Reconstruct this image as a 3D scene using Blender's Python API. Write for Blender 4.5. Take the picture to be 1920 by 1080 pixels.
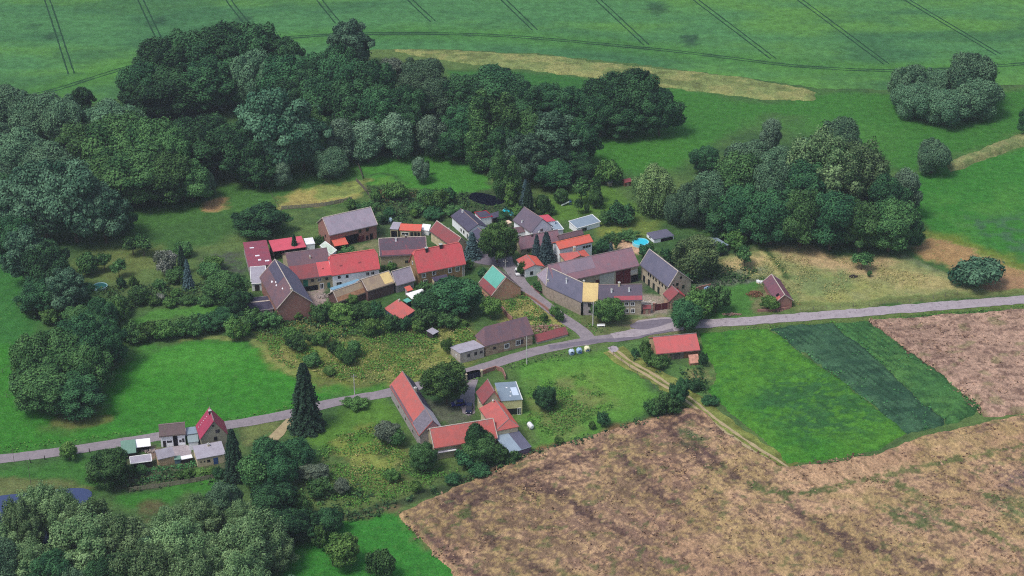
import bpy, math, random
import numpy as np
from mathutils import Vector, Matrix
for o in list(bpy.data.objects): bpy.data.objects.remove(o)
C = bpy.context.scene.collection
S = bpy.context.scene
# ---------------------------------------------------------------- camera, sky, sun, exposure
FPX, TILT, ALT = 3350.0, math.radians(28), 262.0
cam = bpy.data.cameras.new('camera'); cam.lens = FPX / 1920 * 36; cam.sensor_width = 36
cam.clip_start = 1; cam.clip_end = 20000
camo = bpy.data.objects.new('camera', cam); C.objects.link(camo)
camo.location = (0, 0, ALT); camo.rotation_euler = (math.radians(90) - TILT, 0, 0)
S.camera = camo
SUN_EL, SUN_AZ = math.radians(60), math.radians(-125)      # azimuth from +Y towards +X: high on the left, behind the viewer
W = bpy.data.worlds.new('World'); S.world = W; W.use_nodes = True
nt = W.node_tree; nt.nodes.clear()
sky = nt.nodes.new('ShaderNodeTexSky'); sky.sky_type = 'NISHITA'; sky.sun_disc = False
sky.sun_elevation = SUN_EL; sky.sun_rotation = SUN_AZ; sky.air_density = 1.0; sky.dust_density = 3.0; sky.altitude = 200
bg = nt.nodes.new('ShaderNodeBackground'); bg.inputs[1].default_value = 0.15
wo = nt.nodes.new('ShaderNodeOutputWorld')
hsv = nt.nodes.new('ShaderNodeHueSaturation'); hsv.inputs['Saturation'].default_value = .85
nt.links.new(sky.outputs[0], hsv.inputs['Color']); nt.links.new(hsv.outputs[0], bg.inputs[0]); nt.links.new(bg.outputs[0], wo.inputs[0])
sl = bpy.data.lights.new('sun', 'SUN'); sl.energy = 2.3; sl.angle = math.radians(16); sl.color = (1, .96, .88)
so = bpy.data.objects.new('sun', sl); C.objects.link(so)
d = Vector((math.sin(SUN_AZ) * math.cos(SUN_EL), math.cos(SUN_AZ) * math.cos(SUN_EL), math.sin(SUN_EL)))
so.rotation_euler = d.to_track_quat('Z', 'Y').to_euler(); so.location = d * 600
S.view_settings.view_transform = 'Standard'; S.view_settings.look = 'None'
S.view_settings.exposure = 0.1; S.view_settings.gamma = 1
S.cycles.use_denoising = False; S.cycles.filter_width = 1.1; S.cycles.max_bounces = 4; S.cycles.diffuse_bounces = 2; S.cycles.glossy_bounces = 2; S.cycles.transparent_max_bounces = 4

# ---------------------------------------------------------------- helpers
CT, ST = math.cos(TILT), math.sin(TILT)
def at(px, py, z=0.0):
    """ground (or height z) point seen at pixel px,py of the 1920 wide photograph"""
    x = (px - 960) / FPX; y = -(py - 540) / FPX
    dx, dy, dz = x, CT + y * ST, -ST + y * CT
    t = (z - ALT) / dz
    return (dx * t, dy * t, z)
def pxm(py):
    """pixels per metre at the ground seen at row py: across, upright"""
    p = at(960, py); dd = p[1] * CT + (ALT) * ST
    return FPX / dd, FPX / dd * CT
rng = np.random.RandomState(7)
def sr(r, g, b):
    f = lambda c: ((c / 255 + .055) / 1.055) ** 2.4 if c > 10 else c / 255 / 12.92
    return (f(r), f(g), f(b), 1)
def hsh(ix, iy, s):
    n = (ix.astype(np.int64) * 374761393 + iy.astype(np.int64) * 668265263 + s * 1442695041) & 0xffffffff
    n = ((n ^ (n >> 13)) * 1274126177) & 0xffffffff
    return ((n ^ (n >> 16)) & 0xffff) / 65535.0
def vn(x, y, s=0):
    ix = np.floor(x); iy = np.floor(y); fx = x - ix; fy = y - iy
    fx = fx * fx * (3 - 2 * fx); fy = fy * fy * (3 - 2 * fy)
    a = hsh(ix, iy, s); b = hsh(ix + 1, iy, s); c = hsh(ix, iy + 1, s); e = hsh(ix + 1, iy + 1, s)
    return (a * (1 - fx) + b * fx) * (1 - fy) + (c * (1 - fx) + e * fx) * fy
def fbm(x, y, s=0, o=4):
    r = 0; w = .5; t = 0
    for i in range(o):
        r = r + w * vn(x * 2 ** i, y * 2 ** i, s + i * 17); t += w; w *= .55
    return r / t
def tone(c):
    g_ = ss(1.15, 1.9, c[:, 1] / (c[:, 0] + 1e-4))[:, None]
    return c * (1 + g_ * (np.array([.14, -.26, .0])))
def sdf(x, y, P):
    P = np.asarray(P, float)[:, :2]; best = np.full(x.shape, 1e9); ins = np.zeros(x.shape, bool)
    for i in range(len(P)):
        a = P[i - 1]; b = P[i]; e = b - a; L = e @ e + 1e-9
        t = np.clip(((x - a[0]) * e[0] + (y - a[1]) * e[1]) / L, 0, 1)
        best = np.minimum(best, (x - a[0] - t * e[0]) ** 2 + (y - a[1] - t * e[1]) ** 2)
        c = (a[1] > y) != (b[1] > y)
        ins ^= c & (x < (b[0] - a[0]) * (y - a[1]) / (b[1] - a[1] + 1e-12) + a[0])
    r = np.sqrt(best); return np.where(ins, -r, r)
def ldist(x, y, P):
    P = np.asarray(P, float)[:, :2]; best = np.full(x.shape, 1e9)
    for i in range(1, len(P)):
        a = P[i - 1]; b = P[i]; e = b - a; L = e @ e + 1e-9
        t = np.clip(((x - a[0]) * e[0] + (y - a[1]) * e[1]) / L, 0, 1)
        best = np.minimum(best, (x - a[0] - t * e[0]) ** 2 + (y - a[1] - t * e[1]) ** 2)
    return np.sqrt(best)
def wp(pts): return [at(*p)[:2] for p in pts]
def ss(a, b, x): t = np.clip((x - a) / (b - a), 0, 1); return t * t * (3 - 2 * t)
def catmull(P, step=2.0):
    P = [Vector(p[:2]).to_3d() for p in P]; P = [P[0] * 2 - P[1]] + P + [P[-1] * 2 - P[-2]]; out = []
    for i in range(1, len(P) - 2):
        p0, p1, p2, p3 = P[i - 1:i + 3]; n = max(1, int((p2 - p1).length / step))
        for k in range(n):
            t = k / n
            out.append(.5 * ((2 * p1) + (p2 - p0) * t + (2 * p0 - 5 * p1 + 4 * p2 - p3) * t * t + (3 * p1 - p0 - 3 * p2 + p3) * t ** 3))
    out.append(P[-2]); return out

def tag(o, label=None, cat=None, group=None, kind=None):
    if label: o['label'] = label
    if cat: o['category'] = cat
    if group: o['group'] = group
    if kind: o['kind'] = kind
    return o
def link(name, me, mats, parent=None):
    o = bpy.data.objects.new(name, me); C.objects.link(o)
    for m in (mats if isinstance(mats, (list, tuple)) else [mats]): me.materials.append(m)
    if parent: o.parent = parent
    return o
def mk(name, V, F, mat, parent=None, attrs=None, smooth=False):
    """mesh object from vertex array and equal-sided face array (or a list of faces)"""
    me = bpy.data.meshes.new(name)
    if isinstance(F, np.ndarray):
        V = np.asarray(V, np.float32); n, k = F.shape
        me.vertices.add(len(V)); me.vertices.foreach_set('co', V.ravel())
        me.loops.add(n * k); me.loops.foreach_set('vertex_index', F.astype(np.int32).ravel())
        me.polygons.add(n); me.polygons.foreach_set('loop_start', np.arange(n, dtype=np.int32) * k)
        me.polygons.foreach_set('loop_total', np.full(n, k, np.int32))
    else:
        me.from_pydata([tuple(v) for v in V], [], F)
    me.update(calc_edges=True)
    if smooth: me.polygons.foreach_set('use_smooth', np.ones(len(me.polygons), bool))
    for an, av in (attrs or {}).items():
        av = np.asarray(av, np.float32)
        if av.ndim == 1:
            a = me.attributes.new(an, 'FLOAT', 'POINT'); a.data.foreach_set('value', av)
        else:
            a = me.attributes.new(an, 'FLOAT_COLOR', 'POINT')
            a.data.foreach_set('color', np.concatenate([av, np.ones((len(av), 1), np.float32)], 1).ravel())
    return link(name, me, mat, parent)
def empty(name, loc, rz=0):
    o = bpy.data.objects.new(name, None); C.objects.link(o); o.location = loc; o.rotation_euler = (0, 0, rz)
    o.empty_display_size = .5; return o
class MB:
    def __init__(s): s.v = []; s.f = []
    def quad(s, *p): n = len(s.v); s.v += [tuple(q) for q in p]; s.f.append(tuple(range(n, n + len(p))))
    def box(s, x0, x1, y0, y1, z0, z1, rz=0, c=None):
        n = len(s.v); P = [(x, y, z) for z in (z0, z1) for x, y in ((x0, y0), (x1, y0), (x1, y1), (x0, y1))]
        if c is not None:
            cs, sn = math.cos(rz), math.sin(rz); P = [(c[0] + x * cs - y * sn, c[1] + x * sn + y * cs, c[2] + z) for x, y, z in P]
        s.v += P; s.f += [tuple(n + i for i in f) for f in ((3, 2, 1, 0), (4, 5, 6, 7), (0, 1, 5, 4), (1, 2, 6, 5), (2, 3, 7, 6), (3, 0, 4, 7))]
    def tube(s, p, q, r0, r1, k=7):
        p = Vector(p); q = Vector(q); d = (q - p).normalized()
        a = d.orthogonal().normalized(); b = d.cross(a); n = len(s.v)
        for c, r in ((p, r0), (q, r1)):
            for i in range(k):
                t = 2 * math.pi * i / k; s.v.append(tuple(c + (a * math.cos(t) + b * math.sin(t)) * r))
        s.f += [(n + i, n + (i + 1) % k, n + k + (i + 1) % k, n + k + i) for i in range(k)]
        s.f.append(tuple(n + k + i for i in range(k))); s.f.append(tuple(n + k - 1 - i for i in range(k)))
    def slab(s, polys, t):
        """several faces sharing edges, thickened downwards by t"""
        key = {}; V = []
        def ix(p):
            k = tuple(round(c, 4) for c in p)
            if k not in key: key[k] = len(V); V.append(k)
            return key[k]
        F = [[ix(p) for p in f] for f in polys]; n = len(s.v); m = len(V)
        s.v += V + [(x, y, z - t) for x, y, z in V]; E = {}
        for f in F:
            s.f.append(tuple(n + i for i in f)); s.f.append(tuple(n + m + i for i in reversed(f)))
            for i in range(len(f)): E[(f[i - 1], f[i])] = 1
        for a, b in E:
            if (b, a) not in E: s.f.append((n + b, n + a, n + m + a, n + m + b))
    def build(s, name, mat, parent=None): return mk(name, s.v, s.f, mat, parent)

# ---------------------------------------------------------------- materials
def mat(name, rough=.9, spec=.2):
    m = bpy.data.materials.new(name); m.use_nodes = True; nt = m.node_tree
    b = nt.nodes['Principled BSDF']; b.inputs['Roughness'].default_value = rough
    b.inputs['Specular IOR Level'].default_value = spec; return m, nt, b
def N(nt, t, **k):
    n = nt.nodes.new('ShaderNode' + t)
    for a, v in k.items():
        if a.startswith('i_'): n.inputs[a[2:].replace('_', ' ')].default_value = v
        else: setattr(n, a, v)
    return n
def mixc(nt, f, a, b, mode='MIX'):
    m = nt.nodes.new('ShaderNodeMix'); m.data_type = 'RGBA'; m.blend_type = mode; m.clamp_factor = True
    for s, v in ((m.inputs[0], f), (m.inputs[6], a), (m.inputs[7], b)):
        if hasattr(v, 'links'): nt.links.new(v, s)
        else: s.default_value = v
    return m.outputs[2]
def ramp(nt, v, a, b, lo=0., hi=1.):
    m = nt.nodes.new('ShaderNodeMapRange'); nt.links.new(v, m.inputs[0])
    m.inputs[1].default_value = a; m.inputs[2].default_value = b; m.inputs[3].default_value = lo; m.inputs[4].default_value = hi
    return m.outputs[0]
def noise(nt, scale, detail=4, rough=.6, sc=(1, 1, 1), rot=0., coord='Object', dist=0.):
    tc = nt.nodes.new('ShaderNodeTexCoord'); mp = nt.nodes.new('ShaderNodeMapping'); mp.inputs['Scale'].default_value = sc
    mp.inputs['Rotation'].default_value = (0, 0, rot)
    n = nt.nodes.new('ShaderNodeTexNoise'); n.inputs['Scale'].default_value = scale; n.inputs['Detail'].default_value = detail
    n.inputs['Roughness'].default_value = rough; n.inputs['Distortion'].default_value = dist
    nt.links.new(tc.outputs[coord], mp.inputs[0]); nt.links.new(mp.outputs[0], n.inputs[0]); return n.outputs[0]
def bump(nt, b, h, strength=.5, dist=.1):
    n = nt.nodes.new('ShaderNodeBump'); n.inputs['Strength'].default_value = strength; n.inputs['Distance'].default_value = dist
    nt.links.new(h, n.inputs['Height']); nt.links.new(n.outputs[0], b.inputs['Normal'])
def scl(c, k): return (c[0] * k, c[1] * k, c[2] * k, 1)
_mc = {}
def plain(name, c, rough=.7, var=.25, spec=.2, metal=0, scale=1.3):
    """painted / rendered surface with blotches and grime"""
    if name in _mc: return _mc[name]
    m, nt, b = mat(name, rough, spec); b.inputs['Metallic'].default_value = metal
    n1 = noise(nt, scale, 5, .65); n2 = noise(nt, 6 * scale, 3, .6, sc=(1, 1, .35))
    c1 = mixc(nt, ramp(nt, n1, .35, .7), scl(c, 1 + var * .4), scl(c, 1 - var))
    c2 = mixc(nt, ramp(nt, n2, .5, .8, 0, var * .7), c1, (.09, .08, .07, 1))
    nt.links.new(c2, b.inputs['Base Color']); bump(nt, b, n2, .25, .03)
    _mc[name] = m; return m
def roofm(name, a, b2, c3=None, rough=.8, thr=(.42, .6), streak=.5, period=.34):
    """tiled or sheeted roof: patches of two colours, streaks down the slope (across local x), course lines"""
    if name in _mc: return _mc[name]
    m, nt, b = mat(name, rough, .25)
    a, b2, c3 = [c and tuple(min(1, v * 1.12 + .018) for v in c[:3]) + (1,) for c in (a, b2, c3)]
    n1 = noise(nt, .35, 4, .6); n2 = noise(nt, 1.6, 4, .7, sc=(2.4, .35, .5)); n3 = noise(nt, 5.5, 3, .7)
    c = mixc(nt, ramp(nt, n1, *thr), a, b2)
    if c3: c = mixc(nt, ramp(nt, noise(nt, .8, 5, .7), .55, .68), c, c3)
    c = mixc(nt, ramp(nt, n2, .35, .8, 0, streak), c, scl(a, .6))
    c = mixc(nt, ramp(nt, n3, .45, .75, 0, .4), c, scl(b2, 1.35))
    c = mixc(nt, ramp(nt, noise(nt, 2.2, 6, .75), .56, .7, 0, .45), c, scl(b2, .5))
    w = N(nt, 'TexWave', wave_type='BANDS', bands_direction='X'); w.inputs['Scale'].default_value = 1 / (period * 2 * math.pi) * 3.14; w.inputs['Distortion'].default_value = .6
    tc = nt.nodes.new('ShaderNodeTexCoord'); nt.links.new(tc.outputs['Object'], w.inputs[0])
    c = mixc(nt, ramp(nt, w.outputs[1], .0, .5, .22, 0), c, scl(a, .4))
    nt.links.new(c, b.inputs['Base Color']); bump(nt, b, n3, .5, .06)
    _mc[name] = m; return m
def stonem(name, a, b2, mortar, scale=1.6, stretch=(1, 1, 1.8), mamt=.6):
    if name in _mc: return _mc[name]
    m, nt, b = mat(name, .92, .15)
    tc = nt.nodes.new('ShaderNodeTexCoord'); mp = nt.nodes.new('ShaderNodeMapping'); mp.inputs['Scale'].default_value = stretch
    v = nt.nodes.new('ShaderNodeTexVoronoi'); v.inputs['Scale'].default_value = scale
    nt.links.new(tc.outputs['Object'], mp.inputs[0]); nt.links.new(mp.outputs[0], v.inputs[0])
    sep = nt.nodes.new('ShaderNodeSeparateColor'); nt.links.new(v.outputs['Color'], sep.inputs[0])
    c = mixc(nt, sep.outputs[0], a, b2)
    c = mixc(nt, ramp(nt, noise(nt, .7, 5, .7), .45, .65, 0, mamt), c, mortar)
    c = mixc(nt, ramp(nt, noise(nt, 7, 3, .6), .5, .8, 0, .4), c, scl(a, .4))
    nt.links.new(c, b.inputs['Base Color']); bump(nt, b, v.outputs['Distance'], .4, .05)
    _mc[name] = m; return m
def attrm(name, attr, hf, k=(.6, 1.5), rough=.95, b_str=.6, b_dist=.25, hue=None, sc=(1, 1, 1), rot=0, detail=6, extra=None):
    """ground cover: colour read from a mesh colour attribute, broken up by fine noise"""
    m, nt, b = mat(name, rough, .08)
    a = N(nt, 'Attribute', attribute_name=attr)
    n = noise(nt, hf, detail, .72, sc=sc, rot=rot); n2 = noise(nt, hf * .22, 5, .65, sc=sc, rot=rot)
    f = ramp(nt, n, .3, .7, *k); g = ramp(nt, n2, .35, .65, .8, 1.22)
    mu = nt.nodes.new('ShaderNodeMath'); mu.operation = 'MULTIPLY'; nt.links.new(f, mu.inputs[0]); nt.links.new(g, mu.inputs[1])
    c = nt.nodes.new('ShaderNodeVectorMath'); c.operation = 'SCALE'; nt.links.new(a.outputs['Color'], c.inputs[0]); nt.links.new(mu.outputs[0], c.inputs['Scale'])
    col = c.outputs[0]
    if hue: col = mixc(nt, ramp(nt, noise(nt, hf * .6, 5, .7), .5, .72, 0, hue[1]), col, hue[0])
    if extra: col = mixc(nt, ramp(nt, noise(nt, extra[2], 4, .7), .56, .66, 0, extra[1]), col, extra[0])
    nt.links.new(col, b.inputs['Base Color']); bump(nt, b, n, b_str, b_dist); return m

# ---------------------------------------------------------------- the ground sheet
def grow(a, b, step, far):
    m = np.arange(a, b + .01, step); L = [a]; R = [b]; s = step
    while R[-1] < far[1]: s *= 1.5; R.append(R[-1] + s)
    s = step
    while L[-1] > far[0]: s *= 1.5; L.append(L[-1] - s)
    return np.concatenate([L[:0:-1], m, R[1:]])
gx = grow(-262, 262, 1.0, (-6000, 6000)); gy = grow(330, 800, 1.0, (-3000, 9000))
X, Y = np.meshgrid(gx, gy); X = X.ravel(); Y = Y.ravel()
wx = X + (fbm(X * .12, Y * .12, 3) - .5) * 9 + (fbm(X * .6, Y * .6, 5) - .5) * 3
wy = Y + (fbm(X * .12, Y * .12, 4) - .5) * 9 + (fbm(X * .6, Y * .6, 6) - .5) * 3
G0 = np.array(sr(62, 112, 52)[:3]); G1 = np.array(sr(84, 128, 62)[:3]); G2 = np.array(sr(46, 92, 48)[:3])
t = ss(.35, .65, fbm(X * .03, Y * .03, 11))[:, None]; u = ss(.45, .7, fbm(X * .09, Y * .09, 12))[:, None]
col = G0 * (1 - t) + G1 * t; col = col * (1 - .6 * u) + G2 * .6 * u
def paint(poly, c, soft=1.5, k=1., warp=1., mott=None):
    global col
    P = wp(poly); px = X + (wx - X) * warp; py = Y + (wy - Y) * warp
    m = k * ss(soft, -soft, sdf(px, py, P))
    if mott: m = m * ss(mott[1] - .12, mott[1] + .12, fbm(X * mott[0], Y * mott[0], int(poly[0][0]) % 97, 5))
    c = np.array(sr(*c)[:3]); col = col * (1 - m[:, None]) + c * m[:, None]
def pline(pts, w, c, k=1., mott=None, warp=.4):
    global col
    P = wp(pts); d = ldist(X + (wx - X) * warp, Y + (wy - Y) * warp, P); m = k * ss(w * .5 + .7, w * .5 - .7, d)
    if mott: m = m * ss(mott[1] - .15, mott[1] + .15, fbm(X * mott[0], Y * mott[0], int(pts[0][0]) % 97, 4))
    c = np.array(sr(*c)[:3]); col = col * (1 - m[:, None]) + c * m[:, None]
LUSH = (50, 132, 40); MED = (58, 118, 50)
# far meadow and right-hand meadows
paint([(1110, 270), (1250, 165), (1450, 195), (1560, 172), (1700, 180), (1920, 165), (2050, 200), (2050, 300), (1920, 250), (1800, 290), (1690, 330), (1640, 300), (1500, 220), (1430, 215), (1300, 290), (1200, 330), (1120, 300)], (54, 126, 44), 4)
paint([(1380, 230), (1560, 225), (1700, 250), (1650, 320), (1560, 260)], (64, 134, 50), 8, .7)
paint([(1120, 270), (1260, 250), (1330, 270), (1250, 320), (1130, 320)], (58, 132, 42), 6, .8)
paint([(840, 130), (1020, 135), (1110, 150), (1110, 170), (860, 160)], (48, 116, 46), 3)
paint([(1700, 335), (1780, 310), (1940, 270), (2200, 240), (2200, 640), (1920, 500), (1760, 445), (1700, 400)], (52, 132, 44), 3)
paint([(1740, 380), (1900, 350), (1960, 420), (1900, 480), (1780, 430)], (72, 146, 54), 8, .6, mott=(.08, .5))
paint([(1790, 410), (1960, 400), (1960, 510), (1880, 470)], (66, 106, 80), 5, .6, mott=(.3, .52))
paint([(1710, 430), (1800, 440), (1930, 500), (1930, 520), (1850, 480), (1740, 450)], (110, 140, 50), 3, .7)
paint([(1706, 448), (1745, 447), (1830, 470), (1925, 512), (1990, 540), (1930, 548), (1865, 548), (1790, 505), (1715, 472)], (158, 128, 88), 1.5)
paint([(1790, 500), (1930, 515), (1990, 540), (1850, 548)], (160, 126, 96), 2, .8)
pline([(1690, 480), (1740, 500), (1800, 535), (1860, 552)], 3, (108, 124, 86)); pline([(1690, 488), (1760, 520), (1830, 552)], 2, (66, 110, 52))
# dry mown ground east of the village
paint([(1340, 482), (1420, 465), (1490, 462), (1560, 480), (1640, 482), (1710, 490), (1780, 520), (1830, 550), (1700, 562), (1500, 585), (1480, 545), (1440, 520), (1360, 510)], (138, 140, 92), 2.5)
paint([(1350, 486), (1440, 478), (1448, 496), (1360, 508)], (186, 164, 118), 2.5, .8)
paint([(1445, 468), (1500, 460), (1560, 482), (1650, 482), (1700, 495), (1620, 520), (1560, 510), (1500, 495)], (182, 156, 118), 3, .85, mott=(.1, .38))
paint([(1640, 500), (1780, 525), (1790, 548), (1700, 545)], (176, 158, 108), 3, .6)
paint([(1480, 510), (1700, 530), (1760, 550), (1500, 575)], (146, 148, 84), 3, .7, mott=(.15, .5))
paint([(1470, 495), (1600, 505), (1620, 545), (1500, 560)], (84, 128, 74), 3, .5, mott=(.2, .5))
pline([(1430, 465), (1448, 485), (1470, 510), (1480, 520)], 2.5, (64, 104, 50)); pline([(1425, 470), (1445, 492), (1466, 515)], 1.3, (174, 164, 110))
paint([(1330, 545), (1420, 520), (1425, 560), (1420, 590), (1320, 598)], (66, 134, 52), 2.5)
paint([(1300, 515), (1440, 500), (1440, 520), (1310, 545)], (112, 126, 112), 2, .6, mott=(.3, .45))
# left meadows
paint([(-200, 440), (30, 440), (60, 560), (75, 600), (20, 700), (-200, 760)], (50, 122, 48), 4)
paint([(-200, 700), (40, 640), (60, 760), (150, 800), (560, 700), (640, 740), (430, 790), (0, 850), (-200, 880)], (52, 134, 40), 4)
paint([(215, 690), (290, 650), (430, 633), (490, 650), (540, 690), (640, 700), (730, 725), (620, 750), (420, 790), (230, 820), (120, 830), (190, 760)], (54, 142, 40), 3)
paint([(250, 660), (420, 640), (480, 660), (420, 690), (260, 700)], (70, 158, 52), 8, .7)
paint([(100, 760), (300, 770), (500, 730), (560, 750), (300, 800), (120, 820)], (46, 118, 42), 8, .45, mott=(.12, .5))
paint([(120, 770), (180, 760), (200, 790), (150, 810), (80, 805)], (92, 96, 60), 4, .45)
pline([(110, 788), (140, 796), (170, 795), (205, 785)], 4, (120, 100, 66), .5)
pline([(350, 634), (400, 630), (470, 635), (500, 655), (530, 685), (548, 700)], 2.4, (126, 136, 78), .8)
paint([(240, 400), (420, 350), (560, 330), (660, 300), (690, 330), (640, 380), (520, 400), (420, 440), (300, 480), (230, 450)], (62, 122, 50), 3)
paint([(240, 440), (440, 390), (470, 430), (330, 480), (260, 470)], (56, 108, 48), 3, .7)
paint([(180, 470), (300, 465), (310, 500), (200, 525), (150, 510)], (92, 128, 62), 3)
paint([(385, 378), (415, 372), (432, 382), (410, 393), (388, 392)], (172, 138, 96), 1.2)
paint([(520, 370), (600, 350), (690, 342), (690, 362), (610, 385), (525, 390)], (158, 148, 88), 2)
paint([(585, 352), (690, 345), (685, 360), (610, 372)], (110, 150, 72), 2)
paint([(530, 375), (620, 376), (610, 388), (530, 390)], (150, 138, 84), 1.5, .8)
paint([(668, 300), (760, 291), (850, 290), (900, 308), (925, 330), (920, 355), (860, 362), (800, 358), (740, 352), (690, 350), (678, 330)], (62, 142, 48), 1.6)
paint([(700, 340), (740, 335), (760, 350), (710, 352)], (86, 156, 56), 1.5, .8)
pline([(692, 330), (715, 325), (745, 332), (760, 345)], 1.6, (44, 78, 44), .7)
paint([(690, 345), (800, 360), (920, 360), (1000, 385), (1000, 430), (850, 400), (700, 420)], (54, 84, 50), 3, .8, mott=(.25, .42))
paint([(700, 395), (740, 400), (770, 415), (740, 430), (700, 425)], (74, 124, 66), 2.5)
paint([(700, 362), (720, 355), (780, 368), (750, 380), (720, 376)], (134, 98, 84), 1.2, .8)
# village garden strips
paint([(1020, 370), (1100, 340), (1160, 355), (1220, 400), (1180, 420), (1110, 400), (1060, 415), (1030, 400)], (78, 136, 50), 2.5)
paint([(1110, 415), (1240, 410), (1230, 440), (1120, 448)], (96, 138, 58), 2.5); paint([(1120, 428), (1180, 425), (1170, 440), (1120, 444)], (134, 128, 62), 2, .6, mott=(.4, .5))
paint([(1130, 455), (1190, 448), (1215, 458), (1205, 470), (1140, 470)], (206, 166, 138), 1, .9)
paint([(212, 624), (250, 600), (300, 582), (385, 567), (430, 564), (425, 576), (335, 592), (285, 607), (238, 626)], (70, 142, 52), 1.3)
paint([(160, 530), (240, 528), (300, 530), (420, 535), (420, 550), (200, 560)], (78, 116, 60), 2, .8)
paint([(380, 480), (450, 470), (450, 520), (400, 530)], (70, 84, 76), 2, .7, mott=(.5, .4))
# rough ground in the middle
paint([(470, 610), (600, 590), (860, 600), (900, 640), (850, 700), (740, 725), (640, 720), (560, 700), (500, 660)], (116, 124, 62), 4, .9)
paint([(470, 610), (600, 600), (700, 600), (690, 650), (560, 640), (500, 640)], (72, 112, 54), 4, .8)
paint([(730, 640), (830, 620), (880, 640), (850, 690), (760, 710), (720, 690)], (138, 142, 78), 4, .8, mott=(.2, .4))
paint([(500, 650), (560, 640), (560, 700), (520, 690)], (152, 140, 88), 3, .6, mott=(.3, .42))
paint([(600, 640), (700, 630), (690, 650), (620, 655)], (158, 142, 94), 3, .5, mott=(.3, .45))
paint([(690, 620), (790, 610), (780, 650), (720, 660)], (56, 78, 50), 4, .75)
paint([(600, 700), (720, 690), (740, 725), (640, 740), (600, 730)], (98, 118, 62), 3, .8, mott=(.25, .45))
paint([(640, 725), (740, 712), (745, 728), (650, 748)], (66, 134, 46), 2)
paint([(930, 560), (990, 545), (1050, 590), (1060, 610), (1000, 625), (950, 600)], (156, 148, 88), 2, .9, mott=(.3, .4))
# between road and wheat
paint([(565, 800), (640, 775), (735, 750), (760, 790), (700, 830), (620, 850), (560, 840)], (78, 140, 48), 3)
paint([(620, 830), (700, 800), (760, 850), (760, 900), (690, 930), (620, 900)], (140, 144, 74), 4, .8, mott=(.15, .42))
paint([(560, 880), (620, 860), (760, 900), (860, 880), (780, 940), (640, 980), (560, 960)], (88, 128, 62), 4, .8)
paint([(970, 680), (1120, 655), (1150, 660), (1250, 745), (1150, 800), (1010, 850), (990, 800), (975, 740)], (78, 150, 52), 3)
paint([(1040, 690), (1140, 680), (1200, 730), (1120, 770), (1040, 750)], (94, 158, 56), 6, .6)
paint([(990, 720), (1090, 700), (1150, 760), (1040, 830), (990, 790)], (112, 134, 76), 4, .6, mott=(.2, .46))
pline([(640, 972), (760, 940), (860, 905), (1000, 852), (1150, 810), (1290, 768)], 3.5, (52, 80, 46), .9)
pline([(640, 985), (700, 965), (745, 952)], 3, (104, 84, 66), .8)
paint([(520, 1090), (545, 1030), (600, 1000), (700, 968), (745, 962), (800, 1020), (870, 1090), (900, 1200), (500, 1200)], (50, 136, 44), 1.5)
paint([(-100, 880), (60, 870), (230, 850), (240, 900), (170, 920), (60, 915), (-100, 930)], (56, 122, 46), 3)
paint([(-100, 905), (30, 900), (120, 905), (170, 915), (100, 922), (0, 930), (-100, 950)], (112, 104, 72), 2, .7)
paint([(210, 935), (400, 895), (420, 910), (330, 940), (250, 958), (205, 955)], (54, 130, 42), 2)
paint([(255, 950), (300, 945), (330, 955), (290, 975), (255, 970)], (96, 84, 60), 1.5, .8)
paint([(225, 860), (420, 850), (430, 895), (300, 905), (230, 915)], (74, 88, 62), 2, .8)
paint([(440, 800), (520, 790), (525, 810), (470, 830), (440, 820)], (112, 124, 72), 2, .8)
# round the field barn and the tracks
paint([(1165, 645), (1215, 640), (1230, 680), (1320, 690), (1330, 730), (1300, 760), (1250, 700), (1200, 680)], (76, 134, 60), 2.5)
paint([(1280, 700), (1330, 690), (1340, 710), (1290, 725)], (150, 118, 92), 1.5, .7, mott=(.5, .4))
pline([(1320, 612), (1460, 605), (1620, 596), (1800, 580), (2100, 560)], 3.5, (86, 126, 58))
pline([(1480, 575), (1620, 567), (1800, 554), (1930, 545)], 3.5, (98, 128, 66), .8)
# verges, bare ground, yards
paint([(1105, 608), (1240, 590), (1262, 600), (1262, 622), (1190, 632), (1130, 630)], (132, 118, 96), 1.5, .9)
paint([(1080, 588), (1140, 600), (1190, 612), (1180, 632), (1120, 632)], (88, 114, 62), 1.5, .85)
paint([(885, 465), (960, 470), (985, 530), (955, 520), (880, 490)], (96, 100, 84), 1.5, .8)
paint([(562, 545), (620, 545), (620, 572), (560, 572)], (150, 134, 128), 1); paint([(660, 455), (720, 445), (720, 478), (660, 480)], (134, 126, 96), 1.5, .8, mott=(.4, .4))
paint([(1195, 540), (1245, 560), (1262, 590), (1190, 592), (1178, 560)], (150, 138, 126), 1.2)
paint([(1180, 520), (1215, 520), (1225, 545), (1180, 548)], (90, 84, 80), 1.2, .7)
paint([(800, 755), (880, 745), (895, 765), (870, 790), (800, 785)], (96, 92, 84), 1.2, .8)
paint([(315, 832), (350, 835), (355, 855), (310, 860)], (136, 120, 110), 1); paint([(260, 840), (300, 840), (300, 862), (260, 862)], (120, 100, 90), 1)
paint([(1405, 545), (1440, 530), (1445, 580), (1410, 585)], (128, 108, 88), 1.3, .7, mott=(.6, .4))
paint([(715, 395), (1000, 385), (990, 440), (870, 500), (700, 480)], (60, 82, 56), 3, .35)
paint([(1500, 930), (2400, 700), (2400, 1500), (1180, 1500), (905, 1110), (765, 966), (1000, 845), (1290, 765), (1400, 830)], (120, 92, 66), 1.5)
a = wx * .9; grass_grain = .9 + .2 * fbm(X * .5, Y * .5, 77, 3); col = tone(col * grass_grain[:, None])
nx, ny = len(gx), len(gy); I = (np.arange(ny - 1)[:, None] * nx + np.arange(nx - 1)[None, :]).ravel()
Q = np.stack([I, I + 1, I + nx + 1, I + nx], 1)
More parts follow.
